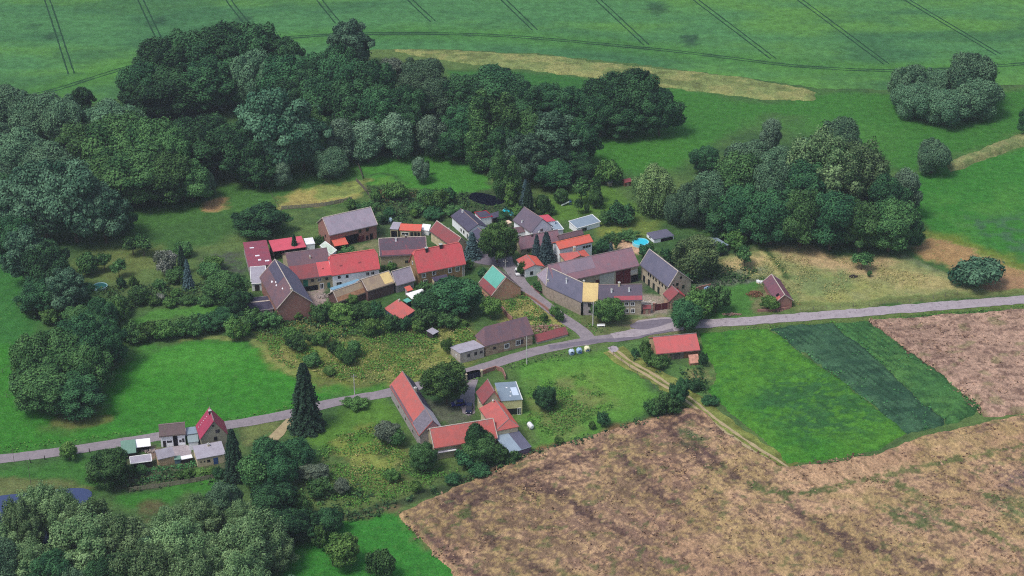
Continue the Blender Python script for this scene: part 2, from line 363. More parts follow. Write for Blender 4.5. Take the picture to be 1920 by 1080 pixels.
m_grass = attrm('grass', 'col', 1.7, k=(.62, 1.42), b_str=.8, b_dist=.5, extra=(sr(96, 140, 70), .35, .5))
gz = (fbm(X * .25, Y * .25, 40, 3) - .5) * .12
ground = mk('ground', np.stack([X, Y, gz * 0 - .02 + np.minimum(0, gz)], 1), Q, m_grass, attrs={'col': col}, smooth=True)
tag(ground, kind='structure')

# ---------------------------------------------------------------- fields: crops standing a little above the ground
def field(name, poly, h, res, mt, colf, relief=(0, .2, 0), warp=(1.2, .25), edge=1.2, kind='structure', z0=0.03, bound=None):
    P = np.array(wp(poly)) if bound is None else np.array(bound)
    x0, y0 = P.min(0) - 2; x1, y1 = P.max(0) + 2
    xs = np.arange(x0, x1, res); ys = np.arange(y0, y1, res); A, B = np.meshgrid(xs, ys); s = A.shape; A = A.ravel(); B = B.ravel()
    d = sdf(A + (fbm(A * warp[1], B * warp[1], 21) - .5) * 2 * warp[0], B + (fbm(A * warp[1], B * warp[1], 22) - .5) * 2 * warp[0], P)
    ca, sa = math.cos(relief[2]), math.sin(relief[2]); U = (A * ca + B * sa); V2 = (-A * sa + B * ca)
    r = (fbm(U * relief[1] * .35, V2 * relief[1], 31, 4) - .5) * 2 * relief[0]
    Z = z0 + h * ss(0, edge, -d) + r * ss(0, edge, -d); Z = np.where(d > 0, -.3, Z)
    c = tone(colf(A, B, d)); ins = d.reshape(s) < 0
    ok = (ins[:-1, :-1] | ins[1:, :-1] | ins[:-1, 1:] | ins[1:, 1:]).ravel()
    I = (np.arange(s[0] - 1)[:, None] * s[1] + np.arange(s[1] - 1)[None, :]).ravel()[ok]
    F = np.stack([I, I + 1, I + s[1] + 1, I + s[1]], 1); used = np.unique(F); mp = np.zeros(len(A), np.int64); mp[used] = np.arange(len(used))
    o = mk(name, np.stack([A, B, Z], 1)[used], mp[F], mt, attrs={'col': c[used]}, smooth=True)
    tag(o, kind=kind); return o
def L3(*c): return np.array(sr(*c)[:3])
def mixa(a, b, m): return a * (1 - m[:, None]) + b * m[:, None]
# far green crop with its tramlines
TL = [[(60, -60), (88, 0), (134, 140)], [(235, -60), (263, 0), (297, 72)], [(395, -60), (428, 0), (470, 55)], [(556, -60), (598, 0), (634, 45)],
      [(715, -60), (768, 0), (812, 42)], [(880, -60), (943, 0), (1003, 58)], [(1050, -60), (1120, 0), (1212, 86)], [(1225, -60), (1303, 0), (1450, 112)],
      [(1410, -60), (1498, 0), (1662, 122)], [(1600, -60), (1698, 0), (1872, 104)]]
HEAD = [(60, 180), (110, 168), (250, 125), (420, 85), (600, 68), (770, 64), (960, 70), (1210, 92), (1350, 108), (1500, 126), (1665, 134), (1800, 130), (1960, 118)]
def crop_col(A, B, d):
    c = mixa(L3(66, 136, 70), L3(76, 146, 60), ss(.38, .62, fbm(A * .012, B * .03, 51)))
    c = mixa(c, L3(50, 110, 62), .7 * ss(.45, .7, fbm(A * .02, B * .05, 52)))
    hd = ldist(A, B, wp(HEAD)); c = mixa(c, L3(66, 140, 46), .5 * ss(14, 2, hd))
    c = mixa(c, L3(40, 84, 50), .75 * ss(2.2, .8, np.abs(hd)) * ss(.3, .55, fbm(A * .08, B * .2, 58)))
    for x, y, r in ((95, 70, 3), (298, 42, 4), (455, 38, 4), (1232, 17, 5), (60, 50, 2.5), (1300, 75, 3), (1290, 78, 4)):
        q = at(x, y); c = mixa(c, L3(34, 74, 48), .65 * ss(r * 1.5, r * .4, np.hypot(A - q[0], (B - q[1]) * .6) + (fbm(A * .5, B * .5, 8) - .5) * 5))
    return c
m_crop = attrm('green_crop', 'col', 1.1, k=(.72, 1.28), b_str=.7, b_dist=.4)
far = [(-420, 1500), (600, 1500), (600, 700)]
cp = wp([(2300, 140), (1920, 158), (1700, 168), (1540, 166), (1400, 146), (1210, 122), (1000, 100), (840, 92), (720, 92), (560, 110), (400, 140), (255, 160), (235, 185), (110, 200), (0, 180), (-300, 230)])
bd = [(p[0], p[1]) for p in cp] + [(-480, 720), (-480, 1150), (650, 1150), (650, 640)]
o = field('crop_field', None, .35, 2.0, m_crop, crop_col, relief=(.05, .2, 0), bound=bd)
def strip(name, pts, w, mt, z=.05, jit=.15, step=2., world=False, wf=None):
    P = catmull(pts if world else wp(pts), step); V = []; F = []; n = len(P)
    for i, p in enumerate(P):
        t = (P[min(i + 1, n - 1)] - P[max(i - 1, 0)]).normalized(); q = Vector((-t.y, t.x, 0)); ww = (wf(i / (n - 1)) if wf else w)
        zz = z(i) if callable(z) else z
        for k in (-.5, -.17, .17, .5):
            e = p + q * (ww * k + (random.uniform(-jit, jit) if abs(k) == .5 else 0)); V.append((e.x, e.y, zz))
    for i in range(n - 1):
        for k in range(3): a = i * 4 + k; F.append((a, a + 4, a + 5, a + 1))
    return V, F
random.seed(3)
m_tram, nt, b = mat('tramline'); b.inputs['Base Color'].default_value = sr(26, 64, 38)
V = []; F = []
def addst(v, f):
    n = len(V); V.extend(v); F.extend([tuple(i + n for i in q) for q in f])
for tl in TL:
    P = wp(tl); dx, dy = P[-1][0] - P[0][0], P[-1][1] - P[0][1]; L = math.hypot(dx, dy); nx_, ny_ = -dy / L, dx / L
    for s in (-1.15, 1.15): addst(*strip('t', [(p[0] + nx_ * s, p[1] + ny_ * s) for p in P], .62, None, z=.43, jit=.12, world=True))
for s in (-1.1, 1.1):
    P = catmull(wp(HEAD), 4); Q2 = []
    for i, p in enumerate(P):
        t = (P[min(i + 1, len(P) - 1)] - P[max(i - 1, 0)]).normalized(); Q2.append((p.x - t.y * s, p.y + t.x * s))
    addst(*strip('t', Q2, .55, None, z=.43, world=True))
tag(mk('wheel_tracks', V, F, m_tram), kind='structure')
m_straw = attrm('straw_cover', 'col', 1.5, k=(.55, 1.4), b_str=1, b_dist=.5, extra=(sr(74, 104, 56), .5, .7))
def flower_col(A, B, d): return mixa(mixa(L3(142, 144, 90), L3(122, 138, 82), ss(.4, .6, fbm(A * .1, B * .1, 61))), L3(84, 118, 60), .7 * ss(.5, .68, fbm(A * .15, B * .3, 62)))
field('flower_strip', [(735, 93), (840, 95), (1000, 102), (1210, 126), (1400, 146), (1532, 172), (1530, 190), (1440, 188), (1250, 164), (1100, 144), (850, 116), (740, 98)], .5, 1.0, m_straw, flower_col, relief=(.25, .5, 0), warp=(2, .2), z0=.06)
field('reed_strip', [(1776, 310), (1800, 298), (1905, 258), (1940, 250), (1945, 268), (1905, 278), (1800, 318), (1782, 322)], 1.6, .8, m_straw, lambda A, B, d: mixa(L3(112, 128, 78), L3(138, 140, 92), ss(.4, .6, fbm(A * .4, B * .4, 63))), relief=(.5, .8, .4), z0=.06)
# market field strips in front
def leafy(c1, c2, c3): return lambda A, B, d: mixa(mixa(L3(*c1), L3(*c2), ss(.38, .62, fbm(A * .06, B * .06, 64))), L3(*c3), .8 * ss(.42, .62, fbm(A * .22, B * .35, 65, 5)))
def rows(c1, c2, c3):
    f = leafy(c1, c2, c3)
    def g_(A, B, d):
        q = at(1440, 616); e = at(1702, 812); L = math.hypot(e[0] - q[0], e[1] - q[1]); nx_, ny_ = -(e[1] - q[1]) / L, (e[0] - q[0]) / L
        w = (A * nx_ + B * ny_) + (fbm(A * .1, B * .1, 90) - .5) * 1.5
        return mixa(f(A, B, d), L3(*c3) * .7, .8 * ss(.0, .8, np.sin(w * 2 * math.pi / 2.1)) * ss(.35, .6, fbm(A * .15, B * .15, 91)))
    return g_
m_leafy = attrm('leafy_crop', 'col', 1.6, k=(.6, 1.35), b_str=1, b_dist=.5)
m_row = attrm('row_crop', 'col', 2.2, k=(.6, 1.35), b_str=1, b_dist=.5, sc=(1, .35, 1), rot=math.radians(0))
def clover(A, B, d):
    base = mixa(L3(60, 142, 42), L3(74, 152, 46), ss(.4, .6, fbm(A * .04, B * .04, 66)))
    inner = ss(1, 12, -sdf(A, B, wp([(1440, 700), (1560, 690), (1690, 790), (1640, 820), (1500, 840), (1380, 760)])) + 4)
    return mixa(mixa(base, L3(46, 106, 56), .8 * inner * ss(.40, .54, .5 * fbm(A * .14, B * .3, 67, 5) + .5 * fbm(A * .7, B * .9, 69, 4))), L3(44, 112, 46), .5 * ss(.52, .66, fbm(A * .6, B * .6, 68)))
field('clover_field', [(1312, 626), (1380, 618), (1440, 616), (1520, 672), (1600, 730), (1702, 812), (1640, 846), (1560, 862), (1478, 872), (1430, 822), (1370, 775), (1325, 735), (1345, 700), (1318, 660)], .35, .7, m_leafy, clover, relief=(.1, .5, 0), warp=(1, .2))
field('potato_field', [(1440, 616), (1500, 610), (1562, 607), (1640, 670), (1776, 796), (1740, 806), (1702, 813), (1600, 730), (1520, 672)], .55, .6, m_leafy, rows((58, 112, 70), (64, 120, 74), (42, 90, 58)), relief=(.14, .9, -.9), warp=(1.5, .3), z0=.07)
field('beet_field', [(1562, 607), (1626, 602), (1690, 648), (1760, 700), (1840, 765), (1820, 785), (1777, 797), (1710, 735), (1640, 670)], .5, .6, m_leafy, rows((66, 134, 62), (74, 140, 64), (50, 108, 54)), relief=(.12, .9, -.9), warp=(1.5, .3), z0=.05)
# wheat
m_wheat = attrm('wheat', 'col', 1.25, k=(.55, 1.4), b_str=1, b_dist=.7, sc=(1, .6, 1), rot=.8, detail=8, extra=(sr(170, 146, 116), .3, 1.1))
DK = [[(880, 985), (882, 955), (935, 925), (1000, 912), (1050, 928), (1110, 975), (1160, 1000), (1230, 1050)], [(835, 950), (960, 900), (1080, 865), (1200, 825), (1290, 785), (1335, 800)],
      [(1165, 855), (1200, 900), (1262, 950)], [(1290, 815), (1340, 870), (1400, 912), (1470, 930), (1530, 925)], [(900, 1000), (960, 1040), (1030, 1090)], [(790, 1000), (850, 1050), (900, 1090)],
      [(1330, 800), (1400, 832), (1460, 868)], [(1240, 800), (1290, 840), (1330, 880)], [(1560, 1000), (1660, 1040), (1760, 1075)], [(1480, 960), (1540, 990), (1600, 1040)]]
GN = [[(1400, 912), (1470, 932), (1530, 925), (1640, 900), (1760, 870), (1930, 838)], [(1640, 900), (1710, 925)], [(1650, 955), (1690, 985), (1740, 990)], [(1770, 985), (1840, 1000), (1900, 1030), (1960, 1060)],
      [(1850, 930), (1880, 945), (1930, 960)], [(1290, 820), (1320, 835)], [(860, 990), (875, 965)], [(1240, 1050), (1280, 1068)]]
BARE = [(1862, 905), (1920, 880), (2050, 860), (2060, 920), (1930, 930), (1880, 928)]
BAND = [(850, 900), (1290, 780), (1350, 830), (1250, 900), (1330, 960), (1240, 1040), (1300, 1100), (800, 1100), (770, 980)]
def wheat_col(A, B, d):
    c = mixa(L3(190, 156, 122), L3(176, 142, 112), ss(.38, .6, fbm(A * .05, B * .05, 71)))
    c = mixa(c, L3(160, 142, 88), .5 * ss(.45, .62, fbm(A * .07, B * .09, 72)))
    q0 = at(1290, 800); q1 = at(1400, 912); LL = math.hypot(q1[0] - q0[0], q1[1] - q0[1]); wl = (A * -(q1[1] - q0[1]) + B * (q1[0] - q0[0])) / LL + (fbm(A * .05, B * .05, 92) - .5) * 5
    c = mixa(c, L3(110, 92, 66), .6 * ss(.93, .99, np.cos(wl * 2 * math.pi / 9)) * ss(.46, .56, fbm(A * .25, B * .25, 93, 4)))
    smooth = ss(3, -6, sdf(A, B, wp([(1480, 880), (1700, 840), (1940, 785), (2300, 740), (2300, 840), (1900, 850), (1700, 890), (1600, 960), (1480, 920)])))
    ca, sa = math.cos(-.8), math.sin(-.8); u = A * ca + B * sa; v = -A * sa + B * ca
    n = .4 * fbm(u * .35, v * 1.0, 73, 5) + .6 * fbm(A * 1.0, B * 1.0, 79, 4); band = ss(8, -8, sdf(A, B, wp(BAND)))
    m = ss(.50, .60, n + .09 * band - .09 * smooth); c = mixa(c, L3(98, 76, 74), .65 * m)
    dk = np.min([ldist(A, B, wp(p)) for p in DK], 0); nn = .5 * fbm(A * .4, B * .4, 74, 4) + .5 * fbm(A * 1.1, B * 1.1, 78, 3)
    c = mixa(c, L3(76, 58, 60), .8 * ss(2.6, .2, dk + (nn - .46) * 10))
    gn = np.min([ldist(A, B, wp(p)) for p in GN], 0); c = mixa(c, L3(88, 104, 58), .8 * ss(1.8, .2, gn + (nn - .5) * 9))
    c = mixa(c, L3(92, 104, 62), .6 * ss(.64, .72, fbm(A * .45, B * .45, 75, 4)) * (1 - smooth))
    for P, cc in (([(1650, 950), (1740, 945), (1780, 985), (1700, 1000)], (78, 104, 60)), ([(1840, 930), (1930, 930), (1960, 990), (1880, 975)], (84, 108, 66)), ([(1275, 810), (1310, 808), (1320, 835), (1285, 835)], (84, 112, 70)), (BARE, (78, 62, 78))):
        c = mixa(c, L3(*cc), .75 * ss(3, -4, sdf(A, B, wp(P)) + (nn - .5) * 12) * ss(.40, .54, fbm(u * .3, v * 1.1, 95, 4)))
    return mixa(c, L3(196, 160, 124), .45 * ss(1.8, .2, -d))
wo_ = field('wheat_field', [(745, 965), (830, 925), (1000, 850), (1150, 805), (1290, 766), (1318, 768), (1345, 800), (1395, 838), (1468, 878), (1560, 868), (1645, 852), (1720, 822), (1840, 795), (1920, 778), (2050, 750), (2200, 900), (2300, 1200), (1500, 1300), (1100, 1300), (900, 1130), (850, 1078), (790, 1010)], .75, .55, m_wheat, wheat_col, relief=(.42, .38, -.8), warp=(.9, .35), edge=.8)
def wheat2(A, B, d):
    c = mixa(L3(182, 150, 130), L3(168, 138, 120), ss(.4, .6, fbm(A * .08, B * .1, 81)))
    return mixa(mixa(c, L3(104, 80, 72), .7 * ss(.5, .6, .4 * fbm(A * .2, B * .6, 82, 5) + .6 * fbm(A * .9, B * .9, 84, 4))), L3(118, 120, 76), .5 * ss(.58, .7, fbm(A * .2, B * .3, 83, 4)))
field('wheat_field', [(1626, 602), (1720, 596), (1850, 586), (1960, 578), (2200, 565), (2250, 700), (2000, 765), (1920, 776), (1842, 782), (1838, 762), (1760, 700), (1690, 648)], .75, .6, m_wheat, wheat2, relief=(.4, .4, -.3), warp=(.9, .3), edge=.8)

# ---------------------------------------------------------------- roads
def roadm(name, a, b2, crack, cr=.5):
    m, nt, b = mat(name, .85, .3); n = noise(nt, .5, 6, .7); n2 = noise(nt, 4, 4, .7)
    c = mixc(nt, ramp(nt, n, .4, .62), a, b2); c = mixc(nt, ramp(nt, noise(nt, 1.1, 7, .75, dist=1.), .56, .62, 0, cr), c, crack)
    c = mixc(nt, ramp(nt, n2, .3, .8, 0, .35), c, scl(a, .6)); nt.links.new(c, b.inputs['Base Color']); bump(nt, b, n2, .3, .03); return m
m_asph = roadm('asphalt', sr(146, 136, 142), sr(130, 122, 128), sr(100, 94, 100), .5)
m_conc = roadm('worn_paving', sr(170, 160, 166), sr(154, 144, 150), sr(112, 100, 108), .8)
m_dark = roadm('tar_patch', sr(112, 104, 116), sr(124, 116, 128), sr(84, 80, 88), .5)
m_dirt = roadm('dirt', sr(176, 160, 122), sr(156, 138, 108), sr(104, 92, 66), .5)
ROADS = []
def road(name, pts, w, mt, z=.05, **k):
    ROADS.append((wp(pts), w))
    v, f = strip(name, pts, w, mt, z, **k); o = mk(name, v, f, mt); return tag(o, kind='structure')
road('road', [(-160, 880), (0, 861), (120, 846), (250, 826), (430, 797), (545, 776), (620, 756), (735, 735), (880, 697), (985, 664), (1060, 647), (1120, 637), (1160, 632)], 4.3, m_asph)
road('road', [(1150, 633), (1230, 618), (1300, 609), (1400, 602), (1600, 587), (1800, 571), (1920, 562), (2150, 546)], 5.0, m_conc, z=.058, jit=.3)
road('road', [(1108, 640), (1090, 620), (1060, 600), (1020, 570), (985, 540), (968, 518), (950, 492), (944, 470), (925, 462), (895, 468)], 4.2, m_asph, z=.066)
road('road', [(1030, 652), (1110, 641), (1170, 636), (1235, 622), (1262, 618)], 2.2, m_dark, z=.074, jit=.3)
for nm, pts, mt, z in (('paved_square', [(1165, 632), (1200, 612), (1190, 604), (1215, 598), (1258, 596), (1262, 614), (1235, 622), (1190, 632)], m_conc, .08),
                       ('paved_patch', [(1195, 604), (1258, 598), (1262, 604), (1210, 618), (1180, 612)], m_dark, .088),
                       ('paved_yard', [(885, 482), (905, 472), (940, 484), (950, 500), (915, 497), (890, 492)], m_dark, .05),
                       ('paved_yard', [(868, 700), (900, 695), (890, 735), (890, 775), (868, 775), (862, 740)], m_asph, .05),
                       ('pavement', [(970, 540), (1005, 536), (1018, 545), (1000, 556), (985, 552)], roadm('red_paving', sr(176, 120, 120), sr(156, 110, 112), sr(120, 90, 92), .4), .05),
                       ('pavement', [(1138, 652), (1150, 648), (1160, 655), (1148, 662)], m_conc, .07),
                       ('paved_yard', [(314, 838), (356, 836), (352, 862), (300, 862)], m_conc, .05)):
    P = wp(pts); Pc = catmull(P + [P[0]], 1.2)[:-1]
    Pc = [(p.x + random.uniform(-.2, .2), p.y + random.uniform(-.2, .2), z) for p in Pc]
    if sum(Pc[i - 1][0] * Pc[i][1] - Pc[i][0] * Pc[i - 1][1] for i in range(len(Pc))) < 0: Pc.reverse()
    tag(mk(nm, Pc, [tuple(range(len(Pc)))], mt), kind='structure')
V, F = [], []
P = catmull(wp([(1150, 655), (1185, 680), (1240, 712), (1300, 752), (1345, 790), (1400, 828), (1478, 878)]), 2)
for s, w_ in ((-1.6, 1.0), (0.3, .9)):
    Q2 = []
    for i, p in enumerate(P):
        t = (P[min(i + 1, len(P) - 1)] - P[max(i - 1, 0)]).normalized(); Q2.append((p.x - t.y * s, p.y + t.x * s))
    addst(*strip('t', Q2, w_, None, z=.055, world=True, jit=.25))
m_base = attrm('track_verge', 'col', 1.8, k=(.6, 1.4), b_str=.8, b_dist=.3)
v, f = strip('t', [(p.x, p.y) for p in P], 7, None, z=.03, world=True, jit=.7)
tag(mk('track_verge', v, f, m_base, attrs={'col': np.tile(L3(116, 124, 64), (len(v), 1)) * (1 + .3 * rng.randn(len(v), 1)).clip(.6, 1.3)}), kind='structure')
tag(mk('farm_track', V, F, m_dirt), kind='structure')
road('farm_track', [(548, 778), (540, 795), (522, 812), (505, 828)], 3, m_dirt, z=.045, jit=.4)
# ponds
def pool_sheet(name, pts, c, z=.1, rough=.08):
    m, nt, b = mat(name, rough, .5); b.inputs['Base Color'].default_value = c
    nn = noise(nt, 1.2, 3); bump(nt, b, nn, .08, .05)
    P = catmull(wp(pts) + [wp(pts)[0]], 1.5)[:-1]; P = [(p.x, p.y, z) for p in P]
    if sum(P[i - 1][0] * P[i][1] - P[i][0] * P[i - 1][1] for i in range(len(P))) < 0: P.reverse()
    return tag(mk(name, P, [tuple(range(len(P)))], m), kind='structure')
pool_sheet('pond_water', [(-90, 945), (0, 930), (60, 924), (130, 916), (165, 918), (172, 930), (150, 950), (110, 990), (80, 1030), (20, 1060), (-90, 1060)], sr(58, 70, 108), rough=.04)
pool_sheet('pond_water', [(878, 372), (885, 362), (905, 362), (940, 372), (945, 380), (920, 386), (895, 380)], sr(14, 16, 34), z=.06)
DIM={'dark_barn':(-69.06,481.62,-1.2108,22.01,11.12,5.35,10.64,-0.4),
'maroon_shed':(-81.31,509.46,0.2407,7.61,15.86,3.21,4.19,0),
'white_annex':(-79.44,495.99,0.1589,4.79,10.29,2.62,3.28,0),
'red_shed':(-72.62,516.7,0.318,10.84,7.26,3.23,3.77,0),
'white_shed':(-65.89,520.12,0.2576,2.98,5.08,2.91,2.69,0),
'glass_shed':(-59.31,515.51,-0.9804,7.71,2.03,2.13,3.07,0),
'brown_house':(-64.51,499.95,0.2801,13.14,18.87,4.58,9.53,0),
'white_house':(-49.78,498.12,0.3128,15.5,7.29,4.64,9.8,0),
'patchy_house':(-34.95,510.04,0.1059,15.03,6.73,4.46,9.09,0),
'brick_house':(-23.59,501.38,0.4111,16.28,8.43,4.35,10.22,0),
'tan_stable':(-50.83,484.51,0.6767,10.65,6.0,2.52,5.29,-0.56),
'tan_barn':(-42.3,489.36,0.6152,9.96,7.02,3.77,6.33,0),
'grey_stable':(-34.52,493.33,0.5611,6.71,5.77,2.73,6.48,0),
'blue_strip':(-51.71,490.15,0.636,10.32,1.44,2.69,2.59,0),
'orange_shed':(-31.96,488.06,0.5843,2.05,1.49,2.06,2.73,0),
'white_canopy':(-29.19,484.32,0.5973,5.85,3.9,2.36,2.54,0),
'green_hut':(-32.06,480.82,0.7849,1.97,1.8,1.99,2.21,0),
'maroon_cabin':(-33.93,472.5,-0.9215,9.07,5.27,2.7,4.2,0),
'pale_hut':(-23.53,461.86,0.8744,2.62,2.69,1.82,2.18,0),
'patio_shed':(-33.4,529.6,-0.1,7.24,3.0,2.6,3.6,0),
'grey_garage':(-38.47,531.2,-0.1568,2.87,5.49,2.94,2.92,0),
'white_lean':(-28.5,531.2,-0.2605,2.84,2.51,1.8,2.87,0),
'maroon_barn':(-20.49,521.04,-0.9847,15.03,5.74,3.79,6.61,0),
'black_house':(-14.11,533.19,-1.0992,13.4,7.34,3.51,5.31,0.05),
'black_wing':(-9.83,519.47,-1.0687,5.45,5.91,5.35,6.76,0),
'red_edge_shed':(-9.6,541.41,0.2916,4.17,7.36,2.75,1.52,0),
'black_carport':(-5.43,540.22,0.6206,4.47,2.81,2.38,2.82,0),
'cream_shed':(-1.89,534.57,0.7388,3.55,1.48,2.29,2.5,0),
'slate_house':(6.82,530.08,-0.9906,11.09,8.55,4.38,8.11,0.25),
'white_wing':(4.15,527.5,0.3541,9.16,1.52,2.96,4.16,0),
'maroon_annex':(11.59,535.17,0.2992,3.43,7.96,4.42,3.08,0),
'metal_annex':(14.49,530.78,0.2826,3.26,7.05,3.26,2.94,0),
'blue_garage':(24.21,535.97,0.5661,9.54,4.95,1.81,2.47,0),
'grey_house':(8.27,520.49,0.4023,14.32,5.59,2.15,5.31,0),
'dark_shed':(18.95,523.15,0.4956,9.07,2.45,3.2,4.4,0),
'red_white_house':(19.43,513.66,0.4677,12.38,5.3,5.64,6.95,0),
'hip_house':(20.15,506.36,-1.2278,5.91,8.65,4.36,5.84,0.61),
'red_garage':(5.82,504.07,-1.2122,7.47,6.75,3.05,4.2,0.17),
'long_barn':(24.32,496.07,0.4244,29.32,10.97,5.69,9.51,0),
'yellow_roof':(23.85,478.33,-0.0752,4.67,7.09,4.92,9.48,0),
'farm_house':(32.73,478.04,0.0295,13.36,6.03,5.15,9.06,0),
'stone_house':(47.92,493.24,-1.0926,17.01,8.77,5.16,9.87,-1.1),
'gate_house':(49.91,481.91,-1.1945,4.95,5.87,3.1,5.54,-0.03),
'green_roof':(-3.71,489.14,-1.0884,9.09,10.66,2.68,7.83,-0.2),
'cottage':(-2.24,456.67,0.4682,15.97,6.96,3.63,7.29,1.19),
'cottage_annex':(-13.1,450.92,0.5011,8.13,6.95,3.56,2.3,0),
'ruin_roof':(11.64,460.61,0.4829,10.63,1.43,0.74,2.34,0),
'south_barn':(-26.14,415.43,-1.2184,27.5,7.04,4.1,7.99,0.39),
'south_wing':(-13.4,402.2,0.29,17.5,8.6,3.9,7.4,0),
'south_hip':(-3.48,409.04,-1.206,12.46,6.9,5.05,6.77,1.26),
'south_gable':(-6.44,419.92,-1.2857,6.83,5.36,4.86,8.45,0.7),
'solar_annex':(-0.97,424.85,0.1315,6.16,13.77,4.87,2.48,0),
'metal_shed':(0.32,400.7,0.5511,7.07,7.22,1.91,3.51,0),
'lean_shed':(-17.44,397.22,0.2876,5.37,1.83,2.34,3.12,0),
'low_roof':(-16.12,401.0,0.342,9.53,2.0,2.71,2.69,0),
'gable_house':(-80.17,403.75,-1.2565,7.21,7.61,4.33,9.37,0.29),
'flat_annex':(-79.92,396.09,0.3393,7.72,5.63,2.68,3.33,0),
'white_barn':(-91.14,405.36,0.1827,6.98,6.28,3.67,5.34,0),
'flat_shed':(-85.81,405.19,0.2513,3.06,2.89,3.17,3.53,0),
'flat_porch':(-85.23,402.47,0.2174,2.83,3.89,2.62,2.78,0),
'green_shed':(-101.75,398.62,0.2124,3.9,5.05,1.9,2.9,0),
'white_carport':(-98.27,400.68,0.2142,3.87,2.49,1.84,2.79,0),
'low_shed':(-97.47,393.14,0.2479,5.47,2.93,1.99,2.31,0),
'slant_shed':(-91.24,394.39,0.4346,4.64,1.49,2.25,4.1,0),
'blue_shed':(-88.27,394.91,0.25,1.78,1.49,1.4,1.38,0),
'white_lid':(-85.87,395.28,0.3495,2.91,1.49,1.44,1.27,0),
'field_barn':(47.38,453.34,0.1815,13.09,9.74,2.56,5.41,0),
'rusty_shed':(52.56,446.06,0.2072,2.92,1.49,0.8,2.62,0),
'ruin':(82.09,486.17,-1.4034,13.78,5.59,2.49,4.81,-0.18),
'garden_house':(48.81,527.87,0.413,7.57,5.54,1.47,1.41,0),
'grey_hut':(66.62,521.17,0.3959,4.17,9.08,2.49,1.45,0),
'black_flat':(-77.71,477.72,0.2247,9.34,8.62,2.51,2.49,0),
'brick_barn':(-54.13,528.14,0.4924,17.15,10.52,5.12,9.27,0),
'orange_lean':(-56.0,519.6,0.3548,4.68,4.55,2.62,3.18,0),
'dark_porch':(-21.63,491.95,0.4309,4.95,5.71,2.39,3.41,0)}
# ---------------------------------------------------------------- buildings
R_RED = roofm('red_tiles', sr(196, 78, 84), sr(182, 84, 86), sr(166, 78, 82), thr=(.45, .6), streak=.35)
R_ORANGE = roofm('orange_tiles', sr(204, 88, 72), sr(188, 94, 80), None, streak=.2)
R_OLDRED = roofm('old_red_tiles', sr(180, 86, 80), sr(162, 86, 82), sr(140, 98, 94), streak=.4)
R_PINK = roofm('crimson_sheet', sr(198, 78, 96), sr(186, 76, 92), None, rough=.5, streak=.15, period=.6)
R_MAROON = roofm('maroon_sheet', sr(136, 58, 76), sr(124, 62, 80), sr(110, 62, 76), rough=.55, streak=.2, period=.6)
R_MTILE = roofm('maroon_tiles', sr(136, 62, 66), sr(120, 66, 70), sr(106, 70, 74), streak=.4)
R_BROWN = roofm('brown_tiles', sr(108, 78, 84), sr(92, 74, 86), sr(126, 84, 84), thr=(.4, .6), streak=.55)
R_PATCH = roofm('patchy_tiles', sr(96, 78, 92), sr(84, 74, 88), sr(150, 72, 84), thr=(.4, .6), streak=.6)
R_GREY = roofm('grey_tiles', sr(152, 140, 154), sr(138, 130, 144), sr(142, 118, 134), streak=.5)
R_SLATE = roofm('slate', sr(92, 90, 110), sr(82, 82, 102), sr(102, 98, 112), streak=.3)
R_PURPLE = roofm('weathered_tiles', sr(136, 98, 108), sr(122, 94, 106), sr(110, 104, 114), streak=.55)
R_BLACK = roofm('anthracite_tiles', sr(64, 60, 82), sr(72, 68, 88), None, rough=.6, streak=.2)
R_TAN = roofm('ochre_tiles', sr(156, 138, 114), sr(138, 118, 104), sr(180, 156, 116), thr=(.4, .6), streak=.5)
R_YELLOW = roofm('yellow_sheet', sr(216, 190, 128), sr(204, 176, 122), sr(186, 160, 110), streak=.25)
R_TEAL = roofm('teal_tiles', sr(84, 156, 142), sr(92, 164, 150), None, streak=.12)
R_METAL = roofm('grey_metal', sr(140, 156, 170), sr(130, 146, 162), None, rough=.45, streak=.2, period=.5)
R_BLUEGREY = roofm('blue_grey_sheet', sr(126, 142, 156), sr(118, 134, 150), None, rough=.5, streak=.2, period=.5)
R_ASB = roofm('fibre_cement', sr(160, 156, 168), sr(148, 142, 154), sr(136, 130, 140), rough=.85, streak=.4)
R_GREEN = roofm('green_sheet', sr(104, 138, 122), sr(96, 130, 116), None, rough=.6, streak=.2, period=.6)
R_WHITE = roofm('white_sheet', sr(236, 236, 240), sr(220, 220, 226), None, rough=.5, streak=.1)
R_TAR = roofm('tar_felt', sr(50, 44, 68), sr(62, 56, 78), sr(84, 76, 92), rough=.6, streak=.3)
W_WHITE = plain('white_render', sr(244, 246, 250), var=.06)
W_CREAM = plain('cream_render', sr(206, 192, 160), var=.25)
W_BEIGE = plain('beige_render', sr(172, 160, 130), var=.3)
W_OLIVE = plain('olive_render', sr(150, 146, 128), var=.2)
W_GREY = plain('grey_render', sr(166, 156, 158), var=.3)
W_OCHRE = plain('ochre_render', sr(160, 128, 92), var=.35)
W_BRICK = stonem('red_brick', sr(162, 116, 106), sr(140, 100, 94), sr(150, 124, 112), 2.6, (1, 1, 3))
W_BRICKD = stonem('brown_brick', sr(110, 82, 80), sr(92, 72, 74), sr(112, 88, 80), 2.6, (1, 1, 3))
W_STONE = stonem('rubble_stone', sr(150, 118, 104), sr(190, 168, 142), sr(164, 140, 118), 1.5, (1, 1, 1.4))
W_PALE = stonem('pale_stone', sr(182, 170, 148), sr(160, 148, 132), sr(196, 186, 166), 1.3, (1, 1, 1.6))
W_SALMON = stonem('salmon_brick', sr(212, 158, 130), sr(196, 142, 118), sr(204, 184, 146), 2.0, (1, 1, 2.2), .9)
W_DARK = plain('dark_boards', sr(60, 52, 56), var=.3); W_WOOD = plain('brown_boards', sr(120, 86, 64), var=.35)
